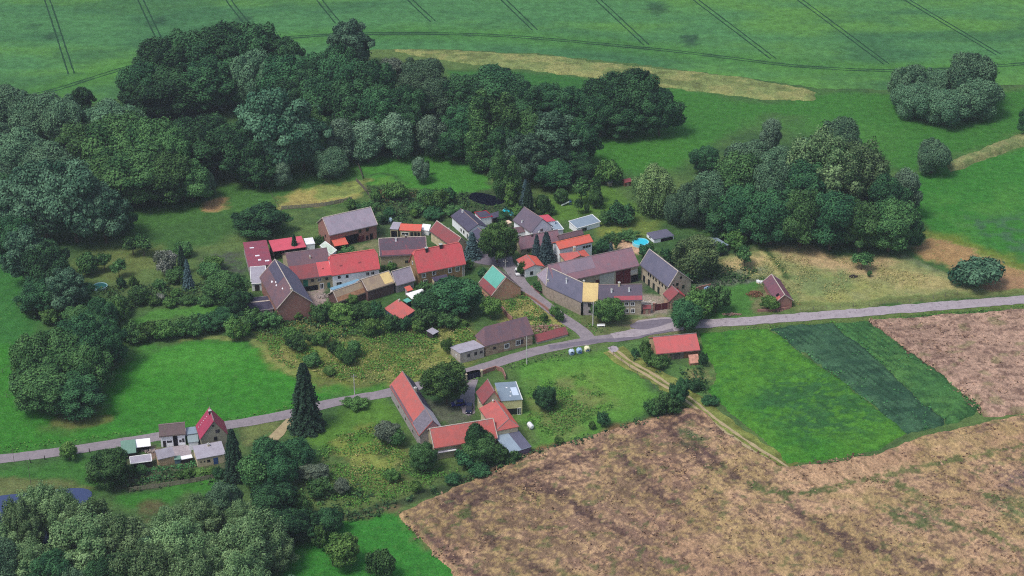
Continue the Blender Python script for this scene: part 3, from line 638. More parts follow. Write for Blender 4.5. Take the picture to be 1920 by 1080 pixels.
W_TIN = plain('blue_grey_boards', sr(92, 118, 132), var=.3)
M_PANE, _n, _b = mat('glass_dark', .15, .6); _b.inputs['Base Color'].default_value = sr(30, 30, 40)
M_HOLE, _n, _b = mat('dark_opening', .9, .1); _b.inputs['Base Color'].default_value = sr(26, 22, 30)
M_FRAME = plain('white_paint', sr(232, 232, 232), var=.1); M_BROWNP = plain('maroon_paint', sr(98, 40, 50), var=.3)
M_GREENP = plain('green_paint', sr(40, 116, 96), var=.2); M_TIMBER = plain('grey_timber', sr(112, 104, 98), var=.4); M_CONC = plain('concrete', sr(190, 190, 186), var=.2)
M_BLUEP = plain('blue_paint', sr(52, 84, 140), var=.2); M_MORTAR = plain('mortar', sr(188, 176, 166), var=.3)
M_RIDGE = {R_RED: plain('red_ridge', sr(214, 110, 104)), R_ORANGE: plain('orange_ridge', sr(222, 120, 90))}
PAINT = {'w': M_FRAME, 'm': M_BROWNP, 'g': M_GREENP, 't': M_TIMBER, 'k': M_HOLE, 'b': M_BLUEP, 'd': W_DARK, 'o': W_WOOD}
OV = .35
def opening(root, side, u, z, w, h, kind, hl, hw, y_off=None):
    """a window (white frame + dark pane), door or dark opening set on a wall"""
    if side in 'ab': sg = 1 if side == 'a' else -1; c = (u * hl, sg * hw); rz = 0 if sg < 0 else math.pi
    else: sg = 1 if side == '1' else -1; c = (sg * hl, u * hw); rz = math.pi / 2 if sg > 0 else -math.pi / 2
    P = (c[0], c[1], z)
    def bx(x0, x1, y0, y1, z0, z1): m.box(x0, x1, y0, y1, z0, z1, rz, P)
    m = MB()
    if kind in ('w', 'W'):
        t = .1 if kind == 'w' else .2
        bx(-w / 2 - t, -w / 2, -.07, .02, -t, h + t); bx(w / 2, w / 2 + t, -.07, .02, -t, h + t)
        bx(-w / 2, w / 2, -.07, .02, -t, 0); bx(-w / 2, w / 2, -.07, .02, h, h + t); bx(-.04, .04, -.06, .02, 0, h)
        o = m.build('window', M_FRAME, root); m = MB(); bx(-w / 2, w / 2, -.03, .02, 0, h); m.build('pane', M_PANE, o)
    elif kind == 'p':
        bx(-w / 2, w / 2, -.05, .02, 0, h); m.build('window', M_PANE, root)
    else:
        bx(-w / 2, w / 2, -.06, .02, 0, h)
        o = m.build({'k': 'opening', 'c': 'cladding'}.get(kind, 'door'), PAINT.get(kind, M_CONC), root)
        if kind not in 'kc' and w > 1.5: m = MB(); bx(-.05, .05, -.09, -.05, 0, h); m.build('door_post', W_DARK, o)
def chimney(root, x, y, z0, z1, w=.7, c='brick'):
    m = MB(); m.box(x - w / 2, x + w / 2, y - w / 2, y + w / 2, z0, z1)
    o = m.build('chimney', {'brick': W_BRICKD, 'white': W_WHITE, 'dark': W_DARK, 'cream': W_CREAM}[c], root)
    m = MB(); m.box(x - w / 2 - .08, x + w / 2 + .08, y - w / 2 - .08, y + w / 2 + .08, z1, z1 + .12); m.tube((x, y, z1 + .12), (x, y, z1 + .45), .14, .11)
    m.build('chimney_cap', M_CONC, o)
def base(key, name, label, cat, group):
    cx, cy, th = DIM[key][:3]; o = empty(name, (cx, cy, 0), th); tag(o, label, cat, group); return o
def gable(key, name, label, roof, wall, ops=(), ch=(), hip=(0, 0), patch=(), cat='house', group=None, ridge=True, verge=False, roof_a=None, wall1=None, dL=0):
    cx, cy, th, L, Wd, he, hr, ro = DIM[key]; L += dL
    root = base(key, name, label, cat, group); hl, hw = L / 2 - .3, Wd / 2 - OV
    A, B = Wd / 2 - ro, Wd / 2 + ro          # horizontal run of the a and b slopes
    def zt(y): return hr - (hr - he) * (y - ro) / A if y > ro else hr - (hr - he) * (ro - y) / B
    T = .2
    # walls
    V, F = [], []
    for e, f in ((-1, hip[0]), (1, hip[1])):
        hc = hr - f * (hr - he) - T - .03; za, zb = zt(hw) - T - .02, zt(-hw) - T - .02; x = e * hl; n = len(V)
        pts = [(x, -hw, -.3), (x, hw, -.3), (x, hw, min(za, hc))]
        if f > 0 and hc > max(za, zb): pts += [(x, ro + A * (hr - T - hc) / (hr - he), hc), (x, ro - B * (hr - T - hc) / (hr - he), hc)]
        elif f == 0: pts += [(x, ro, hr - T - .03)]
        pts += [(x, -hw, min(zb, hc))]
        V += pts; F.append(tuple(range(n, n + len(pts))) if e > 0 else tuple(range(n + len(pts) - 1, n - 1, -1)))
        if e < 0: k0 = len(pts)
    k1 = len(V) - k0
    F += [(0, k0, k0 + k1 - 1, k0 - 1), (1, 2, k0 + 2, k0 + 1)]
    F[-1] = (k0 + 1, 1, 2, k0 + 2)
    mk('wall', V, F, wall, root)
    # roof
    def end(e, f):
        x = e * L / 2; hc = hr - f * (hr - he); ins = f * min(A, B) * .9
        return dict(R=(x - e * ins, ro, hr), a=(x, Wd / 2, he), b=(x, -Wd / 2, he), ca=(x, ro + A * f, hc), cb=(x, ro - B * f, hc))
    e0, e1 = end(-1, hip[0]), end(1, hip[1])
    def uniq(p):
        r = []
        for q in p:
            if not r or any(abs(q[i] - r[-1][i]) > 1e-4 for i in range(3)): r.append(q)
        return r[:-1] if all(abs(r[0][i] - r[-1][i]) < 1e-4 for i in range(3)) else r
    fb = uniq([e0['b'], e1['b'], e1['cb'], e1['R'], e0['R'], e0['cb']]); fa = uniq([e1['a'], e0['a'], e0['ca'], e0['R'], e1['R'], e1['ca']])
    hips = []
    if hip[0] > 0: hips.append([e0['ca'], e0['cb'], e0['R']])
    if hip[1] > 0: hips.append([e1['cb'], e1['ca'], e1['R']])
    if roof_a:
        m = MB(); m.slab([fb] + hips, T); m.build('roof', roof, root)
        m = MB(); m.slab([fa], T); m.build('roof', roof_a, root)
    else:
        m = MB(); m.slab([fb, fa] + hips, T); m.build('roof', roof, root)
    if ridge:
        m = MB(); m.tube(e0['R'], e1['R'], .16, .16, 6)
        for e, f in ((e0, hip[0]), (e1, hip[1])):
            if f > 0: m.tube(e['R'], e['cb'], .12, .12, 5); m.tube(e['R'], e['ca'], .12, .12, 5)
            if verge: m.tube(e['cb'] if f else e['R'], e['b'], .13, .13, 5); m.tube(e['ca'] if f else e['R'], e['a'], .13, .13, 5)
        m.build('ridge_tiles', M_RIDGE.get(roof, M_MORTAR if verge else plain('ridge', sr(140, 122, 122))), root)
    for side, x0, x1, t0, t1, pm, lb in patch:         # areas of other roofing laid over a slope
        rn, sg = (A, 1) if side == 'a' else (B, -1)
        q = lambda x, t: (x * L / 2, ro + sg * rn * (1 - t), he + (hr - he) * t + .045)
        p = [q(x0, t0), q(x1, t0), q(x1, t1), q(x0, t1)]
        if sg > 0: p.reverse()
        m = MB(); m.slab([p], .03); o = m.build('roof_patch', pm, root); tag(o, lb)
    for op in ops: opening(root, *op, hl, hw)
    for x, y, dz, w, c in ch:
        yy = y * Wd / 2; chimney(root, x * L / 2, yy, zt(yy) - .5, zt(yy) + dz, w, c)
    m = MB(); m.box(-L / 2, L / 2, -Wd / 2 - .1, -Wd / 2 + .02, he - .3, he - .2); m.build('gutter', M_TIMBER, root); m = MB(); m.box(-L / 2, L / 2, Wd / 2 - .02, Wd / 2 + .1, he - .3, he - .2); m.build('gutter', M_TIMBER, root)
    return root
def shed(key, name, label, roof, wall, ops=(), ch=(), open_=(), cat='shed', group=None, patch=(), frame=None, posts=False, T=.14):
    cx, cy, th, L, Wd, hb, ha, ro = DIM[key]; root = base(key, name, label, cat, group)
    Wd = max(Wd, 1.9); hl, hw = L / 2 - .15, Wd / 2 - .15
    z = lambda y: hb + (ha - hb) * (y / Wd + .5)
    m = MB(); m.slab([[(-L / 2, -Wd / 2, hb), (L / 2, -Wd / 2, hb), (L / 2, Wd / 2, ha), (-L / 2, Wd / 2, ha)]], T); m.build('roof', roof, root)
    if frame:
        m = MB()
        for p, q in (((-L / 2, -Wd / 2, hb), (L / 2, -Wd / 2, hb)), ((L / 2, -Wd / 2, hb), (L / 2, Wd / 2, ha)), ((L / 2, Wd / 2, ha), (-L / 2, Wd / 2, ha)), ((-L / 2, Wd / 2, ha), (-L / 2, -Wd / 2, hb))): m.tube(p, q, .13, .13, 5)
        m.build('fascia', frame, root)
    m = MB(); za, zb = z(hw) - T - .01, z(-hw) - T - .01; t = .12
    if 'b' not in open_: m.quad((-hl, -hw, -.3), (hl, -hw, -.3), (hl, -hw, zb), (-hl, -hw, zb))
    if 'a' not in open_: m.quad((hl, hw, -.3), (-hl, hw, -.3), (-hl, hw, za), (hl, hw, za))
    if '0' not in open_: m.quad((-hl, hw, -.3), (-hl, -hw, -.3), (-hl, -hw, zb), (-hl, hw, za))
    if '1' not in open_: m.quad((hl, -hw, -.3), (hl, hw, -.3), (hl, hw, za), (hl, -hw, zb))
    if m.v: m.build('wall', wall, root)
    if open_:
        pme = None
        for i in range(max(2, int(L / 3) + 1)):
            x = -hl + .1 + (2 * hl - .2) * i / (max(2, int(L / 3) + 1) - 1)
            for y in ((-hw + .1,) if '0' not in open_ else (-hw + .1, hw - .1)): pm = MB(); pm.box(x - .08, x + .08, y - .08, y + .08, -.2, z(y) - T); pm.build('post', M_TIMBER, root)
    for side, x0, x1, t0, t1, pmat, lb in patch:
        q = lambda x, t: (x * L / 2, -Wd / 2 + Wd * t, hb + (ha - hb) * t + .04)
        m = MB(); m.slab([[q(x0, t0), q(x1, t0), q(x1, t1), q(x0, t1)]], .03); o = m.build(side, pmat, root); tag(o, lb)
    for op in ops: opening(root, *op, hl, hw)
    for x, y, dz, w, c in ch: chimney(root, x * L / 2, y * Wd / 2, z(y * Wd / 2) - .2, z(y * Wd / 2) + dz, w, c)
    return root
SKY_L = plain('rooflight', sr(226, 226, 232), var=.05, rough=.3)
# western farmyard
gable('dark_barn', 'brick_barn', 'large barn with brown patched roof and slate far side, bare brick gable', R_BROWN, W_BRICK,
      roof_a=R_SLATE, ridge=True, verge=True, cat='barn', patch=(('b', -.95, .1, .55, 1, R_BLACK, 'darker stained upper tiles'), ('b', -.3, -.2, .35, .42, SKY_L, 'pale glass tile'), ('b', -.1, -.02, .5, .56, SKY_L, 'pale glass tile'), ('b', .05, .12, .45, .51, SKY_L, 'pale glass tile'), ('b', -.5, -.44, .6, .66, SKY_L, 'pale glass tile'), ('b', .45, .52, .62, .68, SKY_L, 'pale glass tile')), ch=((.93, -.12, .5, .5, 'cream'),))
shed('maroon_shed', 'machine_shed', 'broad maroon sheet-roofed shed with pale rooflights, west of the brown barn', R_MAROON, W_GREY,
     patch=(('rooflight', -.55, -.2, .72, .76, SKY_L, None), ('rooflight', -.25, .1, .38, .43, SKY_L, None), ('rooflight', .45, .8, .14, .19, SKY_L, None), ('rooflight', -.1, .15, .2, .26, SKY_L, None)), cat='shed')
shed('white_annex', 'garage', 'low white-walled garage with grey roof against the maroon shed', R_ASB, W_WHITE, frame=M_FRAME, cat='garage', ops=(('b', -.3, 0, 1.4, 2, 'd'),))
shed('red_shed', 'open_shed', 'open-fronted shed with crimson sheet roof behind a small conifer', R_PINK, W_DARK, open_=('b',))
shed('white_shed', 'garden_shed', 'small white-roofed shed at the end of the crimson roof', R_WHITE, W_WHITE)
shed('glass_shed', 'greenhouse', 'long pale glazed lean-to between the crimson shed and the grey barn', roofm('glazed_roof', sr(190, 200, 190), sr(150, 170, 150), None, rough=.3, streak=.3), W_WHITE, frame=M_FRAME, cat='greenhouse')
shed('black_flat', 'flat_roofed_store', 'flat tar-roofed store at the foot of the brown barn, left of it', R_TAR, W_GREY, frame=plain('parapet', sr(150, 144, 148)), patch=(('roof_patch', -.95, .9, .62, .7, M_MORTAR, 'pale strip'),), cat='store')
gable('brown_house', 'farmhouse', 'long farmhouse with dark brown patched roof beside the white house, green door', R_BROWN, W_BEIGE, dL=0,
      patch=(('b', .32, .99, .01, .52, R_RED, 'new red tiles'), ('b', -.98, .3, .01, .5, R_MTILE, 'reddish tiles'), ('b', .56, .62, .25, .29, M_HOLE, 'small skylight')),
      ops=(('b', -.35, 1.6, 1.5, 2.4, 'g'), ('b', .0, 3.0, .9, .9, 'p'), ('b', .35, 3.0, .9, .9, 'w'), ('b', .72, 3.0, .9, .9, 'p'), ('b', -.15, 0, 5.0, 1.7, 'k'), ('b', .45, .2, .9, 1.7, 'W'), ('b', .8, .2, .9, 1.8, 'g')), ch=((.1, -.3, .7, .4, 'cream'),))
gable('white_house', 'house', 'white house with bright red half-hipped roof in the western farmyard', R_RED, W_WHITE, hip=(.22, .28),
      ops=(('b', -.72, 3.0, .9, .95, 'p'), ('b', -.38, 2.9, .9, .95, 'p'), ('b', .5, 2.8, .9, .95, 'w'), ('b', .72, 2.8, .9, .95, 'w'), ('b', -.74, .9, 1.6, .9, 'w')),
      patch=(('b', -.62, -.5, .38, .46, plain('vent', sr(150, 70, 76)), 'roof hatch'), ('b', .15, .28, .4, .48, plain('vent', sr(150, 70, 76)), 'roof hatch')))
gable('patchy_house', 'house', 'low house with patchy black and red roof behind a pale grey yard wall', R_PATCH, W_BEIGE, cat='house', verge=True,
      patch=(('b', -.9, .95, .03, .3, roofm('faded_red', sr(146, 78, 88), sr(120, 76, 88), None, streak=.5), 'faded red lower tiles'),), ch=((-.28, -.15, .7, .5, 'white'), (.15, 0, .5, .4, 'brick')), ops=(('b', .15, 1.4, 1.1, .9, 'p'), ('b', .55, 1.2, .5, 1.6, 'd'), ('b', -.6, 1.4, .9, .9, 'w')))
gable('brick_house', 'house', 'tall brown-brick house with red roof and two black chimneys', R_RED, W_OCHRE, hip=(.2, .22),
      ops=(('b', -.77, 2.4, 1.0, 1.2, 'W'), ('b', -.33, 2.6, .9, 1.2, 'W'), ('b', .35, 2.3, .9, 1.3, 'W'), ('b', .68, 2.3, .9, 1.3, 'W'), ('b', -.72, .3, 1.0, 1.0, 'W'), ('b', .93, 0, .5, 4, 'w'), ('0', .3, 5, .8, 1, 'w')), ch=((-.45, -.1, 1.0, .8, 'dark'), (.15, -.05, .9, .9, 'dark')))
gable('tan_stable', 'stable', 'low old stable with ochre sagging roof above a brick end wall', R_TAN, W_BRICKD, verge=True, ridge=True, cat='stable', patch=(('b', -.99, .99, .01, .4, plain('orange_rust', sr(160, 120, 92), var=.4), 'rusty orange lower roof'),))
gable('tan_barn', 'barn', 'small barn with golden weathered roof between two stables', R_TAN, W_BRICKD, verge=True, cat='barn', patch=(('b', .3, .95, .1, .95, R_YELLOW, 'bright golden tiles'),))
gable('grey_stable', 'stable', 'short stable with plain grey roof left of the brown-brick house', R_GREY, W_GREY, verge=True, cat='stable')
shed('blue_strip', 'covered_walk', 'narrow light-blue roofed walkway behind the ochre stable', plain('sky_blue', sr(126, 166, 190)), W_WHITE, cat='walkway')
shed('orange_shed', 'kennel', 'tiny shed with orange roof beside the white awning', R_ORANGE, W_GREY)
shed('white_canopy', 'awning', 'white canvas awning between the cabin and the dark trees', plain('canvas', sr(240, 240, 240), var=.05), W_WHITE, open_=('a', 'b', '0', '1'), cat='awning')
shed('green_hut', 'garden_shed', 'little green-roofed shed beneath the white awning', R_TEAL, W_DARK)
shed('maroon_cabin', 'cabin', 'cabin with dull red roof among the bushes below the stables', R_OLDRED, W_TIN, cat='cabin', ch=((-.7, .8, .6, .35, 'cream'),))
shed('pale_hut', 'hut', 'pale flat-topped hut alone in the rough grass', R_ASB, W_DARK, open_=('b',), cat='hut')
gable('brick_barn', 'hay_barn', 'brick barn with broad grey roof on the north-west edge of the village', R_GREY, W_BRICK, verge=True, cat='barn',
      ops=(('b', -.12, 0, 5.6, 3.3, 'k'), ('b', .28, 3.3, 1.0, 1.2, 'p'), ('b', .6, 3.3, 1.0, 1.2, 'p'), ('b', .3, 0, 2.6, 2.2, 'm'), ('b', .58, .2, .9, 1.6, 'k'), ('b', .76, 0, 1.1, 2.2, 'k'), ('0', -.2, 2.5, .8, 1, 'k')))
shed('orange_lean', 'lean_to', 'lean-to with orange tiles against the grey-roofed hay barn', R_ORANGE, W_WOOD, open_=('b',))
shed('patio_shed', 'summer_house', 'garden building with bright orange tiled roof and white porch rail', R_ORANGE, W_BEIGE, ops=(('b', -.5, .9, 2.2, .8, 'w'), ('b', .15, .1, 1, 1.9, 'p'), ('b', .5, .1, .8, 1.9, 'k'), ('b', .8, .1, .8, 1.9, 'k')), cat='summer house')
shed('grey_garage', 'garage', 'open grey-roofed garage left of the orange-tiled summer house', R_ASB, W_BEIGE, ops=(('b', 0, 0, 2.0, 2.2, 'k'),), cat='garage')
shed('white_lean', 'lean_to', 'whitewashed lean-to right of the orange-tiled summer house', R_WHITE, W_WHITE)
gable('maroon_barn', 'outbuilding', 'narrow outbuilding with maroon tiled roof behind the brown-brick house', R_MTILE, W_CREAM, cat='outbuilding', verge=True, ch=((-.3, .5, .3, .3, 'white'),))
shed('dark_porch', 'lean_to', 'lean-to with black ribbed roof in front of the brown-brick house', R_TAR, W_CREAM)
gable('black_house', 'house', 'white house with anthracite roof left of the lime tree', R_BLACK, W_WHITE, patch=(('b', -.72, -.62, .82, .88, SKY_L, 'white roof vent'), ('b', -.6, -.56, .2, .9, plain('snow_rail', sr(96, 90, 108)), 'snow rail'), ('b', -.1, -.06, .3, .9, plain('snow_rail', sr(96, 90, 108)), 'snow rail')),
      ops=(('b', .4, .8, 1, 1.2, 'p'), ('b', .1, .8, 1, 1.2, 'w'), ('b', .85, 0, 1, 2, 'w')), ch=((-.65, -.1, .6, .5, 'white'),), roof_a=R_BLACK)
gable('black_wing', 'house_wing', 'two-storey white wing with black half-hipped roof beside the blue spruce', R_BLACK, W_WHITE, hip=(0, .5), ops=(('1', 0, 1, 1, 1.2, 'w'), ('1', 0, 3.4, 1, 1, 'w')), cat='house')
shed('red_edge_shed', 'annex', 'white annex with dark red-edged roof behind the anthracite house', R_BLACK, W_WHITE, frame=plain('crimson_trim', sr(172, 24, 52)), cat='annex')
shed('black_carport', 'carport', 'black flat carport beside the blue kidney pool', R_BLACK, W_DARK, open_=('b', '1'), cat='carport')
shed('cream_shed', 'garden_shed', 'small cream shed beside the slate-roofed house', plain('cream_felt', sr(226, 200, 176)), W_CREAM)
gable('slate_house', 'house', 'house with steep grey slate roof and white gable near the kidney pool', roofm('dull_slate', sr(98, 84, 98), sr(88, 80, 96), sr(84, 72, 90), streak=.4), W_WHITE, verge=False, ch=((-.2, -.8, .5, .4, 'white'),), ops=(('1', 0, 3.5, .9, 1, 'w'),))
shed('white_wing', 'annex', 'long white annex wall with dark roof below the slate-roofed house', R_BROWN, W_WHITE, patch=(('rooflight', .2, .8, .4, .95, R_METAL, None),), ch=((.3, -.6, .5, .35, 'white'),), ops=(('b', -.5, 1, 1, 1, 'w'), ('b', .2, 1, 1, 1, 'w')), cat='annex')
shed('maroon_annex', 'annex', 'annex with crimson roof right of the slate-roofed house', R_PINK, W_WHITE, cat='annex')
shed('metal_annex', 'annex', 'annex with pale metal roof right of the white gable', R_METAL, W_WHITE, frame=M_FRAME, cat='annex')
shed('blue_garage', 'garage', 'white garage with blue-grey flat roof at the lawn edge', R_BLUEGREY, W_WHITE, frame=M_FRAME, cat='garage', ops=(('b', -.4, 0, 2.2, 1.2, 'w'),))
gable('grey_house', 'house', 'low house with long faded grey-red roof behind two dark spruces', R_PURPLE, W_BEIGE, hip=(.3, 0), ch=((-.3, -.1, .7, .5, 'brick'), (.1, .1, .6, .4, 'white')), ops=(('b', -.6, .4, 1.1, 1.2, 'p'), ('b', -.2, 0, .7, 2, 'w')))
gable('dark_shed', 'outbuilding', 'narrow dark-roofed outbuilding behind the white house with red roof', R_BROWN, W_BRICKD, cat='outbuilding')
gable('red_white_house', 'house', 'white-walled house with plain red roof behind the hipped orange roof', R_ORANGE, W_WHITE, ops=(('b', .5, 3.7, .9, .8, 'p'), ('b', .68, 3.7, .9, .8, 'p'), ('b', .85, 3.7, .8, .8, 'p'), ('0', -.2, 1.5, .8, 1, 'w'), ('0', .3, 1.5, .8, 1, 'w')))
gable('hip_house', 'house', 'house with hipped orange-red roof and white chimney behind the long barn', R_OLDRED, W_CREAM, roof_a=R_ORANGE, hip=(.9, 0), ch=((-.35, 0, 1.3, .7, 'cream'),))
gable('red_garage', 'cottage', 'small white cottage with red roof next to the parked white car', R_OLDRED, W_WHITE, roof_a=R_ORANGE, ops=(('1', -.3, .6, 1, 1.2, 'p'), ('b', .2, .8, .9, 1, 'w')), cat='cottage', hip=(0, .0))
# the four-sided farm
gable('long_barn', 'threshing_barn', 'longest barn of the walled farm, weathered maroon-grey roof and tall maroon doors', R_PURPLE, W_PALE, verge=False, cat='barn',
      patch=(('b', -.75, .02, .35, .98, roofm('grey_weathered', sr(134, 114, 126), sr(122, 108, 122), sr(130, 102, 112), streak=.5), 'grey weathered tiles'),), wall1=None,
      ops=(('b', .24, 0, 5.2, 5.0, 'c'), ('b', .64, 0, 5.2, 5.1, 'm'), ('b', .9, 2.8, 2.5, 1.6, 'c'), ('b', .92, 0, 2.5, 2.5, 'k'), ('b', .02, .8, 1.6, 2.8, 'm'), ('b', -.2, 0, 3.4, 3.2, 'k')))
gable('yellow_roof', 'linking_house', 'short link with bright yellow roof between grey wing and farmhouse', R_YELLOW, W_GREY, ops=(('b', .0, 3.0, 1.1, 1.1, 'p'), ('b', .0, .8, .8, .9, 'p')), cat='house', ridge=False, ch=((-.9, .1, .8, .5, 'cream'),))
gable('farm_house', 'farmhouse', 'two-storey farmhouse with dark roof and red lower tiles, behind the round green tree', roofm('dark_farm_tiles', sr(94, 82, 98), sr(84, 78, 94), sr(104, 84, 96), streak=.45), W_PALE, cat='farmhouse', verge=False,
      patch=(('b', -.3, .98, .02, .28, roofm('faded_red2', sr(168, 76, 88), sr(150, 76, 86), None, streak=.3), 'red lower tiles'),), ch=((-.4, -.45, .8, .45, 'white'), (.4, -.4, .8, .45, 'white'), (-.05, -.05, .9, .6, 'cream')),
      ops=(('b', .3, 3.2, .9, 1.1, 'W'), ('b', .58, 3.2, .9, 1.1, 'W'), ('b', .32, .8, .9, 1.1, 'W'), ('b', .6, .8, .9, 1.1, 'W'), ('b', -.3, 3.2, .9, 1.1, 'W'), ('b', -.7, 3.2, .9, 1.1, 'W'), ('b', -.6, .8, .9, 1.1, 'W')))
gable('stone_house', 'stone_granary', 'tall stone granary with plain slate roof on the east side of the walled farm', R_SLATE, W_PALE, verge=True, cat='granary',
      ops=tuple(('b', u, 3.4, .8, 1, 'p') for u in (-.45, -.3, -.1, .1, .35, .55, .8)) + tuple(('b', u, 0, 1.2, 2.2, 'p') for u in (-.75, -.4, -.05, .3)) + (('1', -.25, 4.6, .9, 1, 'p'), ('1', .3, 3.2, .9, 1.1, 'p'), ('1', -.25, 3.0, .8, 1, 'p'), ('1', .05, 6.8, .7, .8, 'p'), ('1', -.6, 5, .4, .6, 'p')))
gable('gate_house', 'gatehouse', 'small gatehouse with steep red-brown roof beside the maroon gate', R_MTILE, W_OCHRE if False else plain('tan_render', sr(186, 158, 136), var=.25), roof_a=R_RED, cat='gatehouse', ops=(('1', .0, .8, .8, 1, 'p'),))
# curved western wing of that farm, built from its own corner points
def wing():
    R0 = Vector(at(1027, 500, 8.6)); R1 = Vector(at(1093, 530, 9.0)); a0 = Vector(at(1006, 515, 4.6)); c0 = Vector(at(1024, 536, 4.4)); b1 = Vector(at(1091.5, 567.5, 4.7))
    cen = (R0 + R1) / 2; root = empty('stable_wing', (cen.x, cen.y, 0)); tag(root, 'grey slate-roofed stable wing curving along the village street', 'stable')
    o = Vector((cen.x, cen.y, 0)); f1 = R1 * 2 - b1; f1.z = 4.7; f0 = R0 + (R1 - b1) * .9; f0.z = 4.7
    R0, R1, a0, c0, b1, f1, f0 = [p - o for p in (R0, R1, a0, c0, b1, f1, f0)]
    m = MB(); m.slab([[c0, b1, R1, R0], [f1, f0, R0, R1]], .2); m.build('roof', R_SLATE, root)
    m = MB(); m.slab([[a0, c0, R0], [f0, a0, R0]], .2); tag(m.build('roof', R_GREY, root), 'pale grey hipped end')
    m = MB(); m.tube(R0, R1, .16, .16, 6); m.tube(R0, c0, .14, .14, 5); m.tube(R0, a0, .12, .12, 5); m.build('ridge_tiles', M_MORTAR, root)
    L = [f1, f0, a0, c0, b1]; ce = sum(L, Vector()) / 5; L = [ce + (p - ce) * .95 for p in L]; m = MB()
    for i in range(4): p, q = L[i], L[i + 1]; m.quad((p.x, p.y, -.3), (q.x, q.y, -.3), (q.x, q.y, 4.35), (p.x, p.y, 4.35))
    m.quad((b1.x, b1.y, -.3), (L[0].x, L[0].y, -.3), (L[0].x, L[0].y, 4.35), (R1.x, R1.y, 8.5), (L[4].x, L[4].y, 4.35)); m.build('wall', plain('old_grey_render', sr(160, 146, 132), var=.35), root)
    chimney(root, (R0.x + b1.x) / 2 + .5, (R0.y + b1.y) / 2, 5.5, 8.6, .4, 'white'); chimney(root, c0.x + .6, c0.y + .9, 4.4, 6, .4, 'cream')
wing()
gable('green_roof', 'house', 'house with teal and brown roof and bare salmon brick gable by the street', R_MTILE, W_SALMON, roof_a=R_BROWN, verge=True, patch=(('b', -.99, .9, .34, .99, R_TEAL, 'teal tiles'),))
gable('cottage', 'stone_cottage', 'rubble-stone cottage with dark hipped roof beside the road', R_BROWN, W_STONE, hip=(1, 0), cat='cottage', ridge=False,
      ops=(('b', -.62, 1.6, .9, .8, 'p'), ('b', -.1, 1.0, 1.2, 1.3, 'W'), ('b', .38, 1.1, 1.2, 1.4, 'W'), ('b', .55, 1.1, .9, 1.4, 'p')))
shed('cottage_annex', 'annex', 'grey flat-roofed annex with three dark windows joined to the stone cottage', R_ASB, plain('old_plaster', sr(176, 166, 160), var=.3), ops=(('b', -.3, 1.5, .9, 1.0, 'p'), ('b', .28, 1.5, .9, 1.0, 'p'), ('b', .75, 1.6, .9, .8, 'p'), ('0', -.2, 1.2, .5, .5, 'w')), cat='annex')
shed('ruin_roof', 'garden_wall', 'low wall capped with deep red tiles running from the stone cottage', R_MTILE, plain('whitewash', sr(186, 176, 164), var=.35), cat='wall')
# southern farm
gable('south_barn', 'barn', 'long barn with orange-red roof in the southern farm, its lower end grey', R_OLDRED, W_GREY, roof_a=R_BLACK, verge=False, cat='barn',
      patch=(('b', .52, .99, .02, .98, R_ASB if False else plain('grey_patch_tiles', sr(118, 112, 124), var=.35), 'grey weathered tiles'), ('b', -.95, .5, .01, .12, R_BROWN, 'dark eave tiles'), ('a', .3, .98, .02, .98, plain('pale_sheet', sr(196, 192, 196), var=.1), 'pale sheet roofing')), ch=((-.25, .25, .9, .6, 'cream'),),
      ops=(('b', -.5, .8, .8, .8, 'p'), ('b', 0, .8, .8, .8, 'p'), ('b', .5, .8, .8, .8, 'p')))
gable('south_wing', 'stable', 'low stable with mottled red roof across the southern farm', R_OLDRED, W_BEIGE, cat='stable', verge=True)
gable('south_hip', 'house', 'hip-roofed red house at the corner of the southern farm', R_OLDRED, W_CREAM, roof_a=R_ORANGE, hip=(0, 1), ch=((-.9, .1, .6, .4, 'cream'),), ops=(('1', .1, 2.2, .9, .9, 'p'),))
gable('south_gable', 'house', 'steep red-roofed house with cream gable next to the solar roof', R_MTILE, W_CREAM, roof_a=R_ORANGE, ops=(('b', .3, 1, .9, 1.1, 'w'), ('b', -.3, 3, .9, 1, 'w')))
shed('solar_annex', 'annex', 'annex with blue-grey roof and solar panel above yellow glazing', R_BLUEGREY, plain('yellow_glazing', sr(206, 202, 150), var=.2), frame=None, cat='annex',
     patch=(('solar_panel', .25, .8, .25, .68, plain('solar', sr(206, 220, 240), var=.08, rough=.2), None), ('rooflight', -.15, .0, .66, .72, SKY_L, None), ('rooflight', .1, .2, .42, .48, SKY_L, None), ('rooflight', -.05, .08, .2, .26, SKY_L, None), ('verge', .93, 1, 0, 1, M_FRAME, None)), ops=(('b', .0, .2, 4, 1.9, 'p'), ('b', .72, .1, .8, 2, 'w')))
shed('metal_shed', 'shed', 'shed with half pale, half dark ribbed metal roof at the wheat edge', R_METAL, plain('mauve_boards', sr(112, 96, 116), var=.3), ops=(('b', -.5, 0, 2.0, 1.5, 'k'),), patch=(('roof_patch', .12, .99, .01, .99, roofm('dark_ribbed', sr(84, 84, 104), sr(92, 92, 112), None, rough=.4, period=.7), 'dark ribbed sheets'),))
shed('lean_shed', 'open_shed', 'small open shed with grey roof and white fascia below the mottled stable', R_ASB, W_GREY, open_=('b',), patch=(('fascia', .1, 1, 0, .15, M_FRAME, None),))
shed('low_roof', 'lean_to', 'low red-tiled lean-to under the eave of the mottled stable', R_MTILE, W_BEIGE)
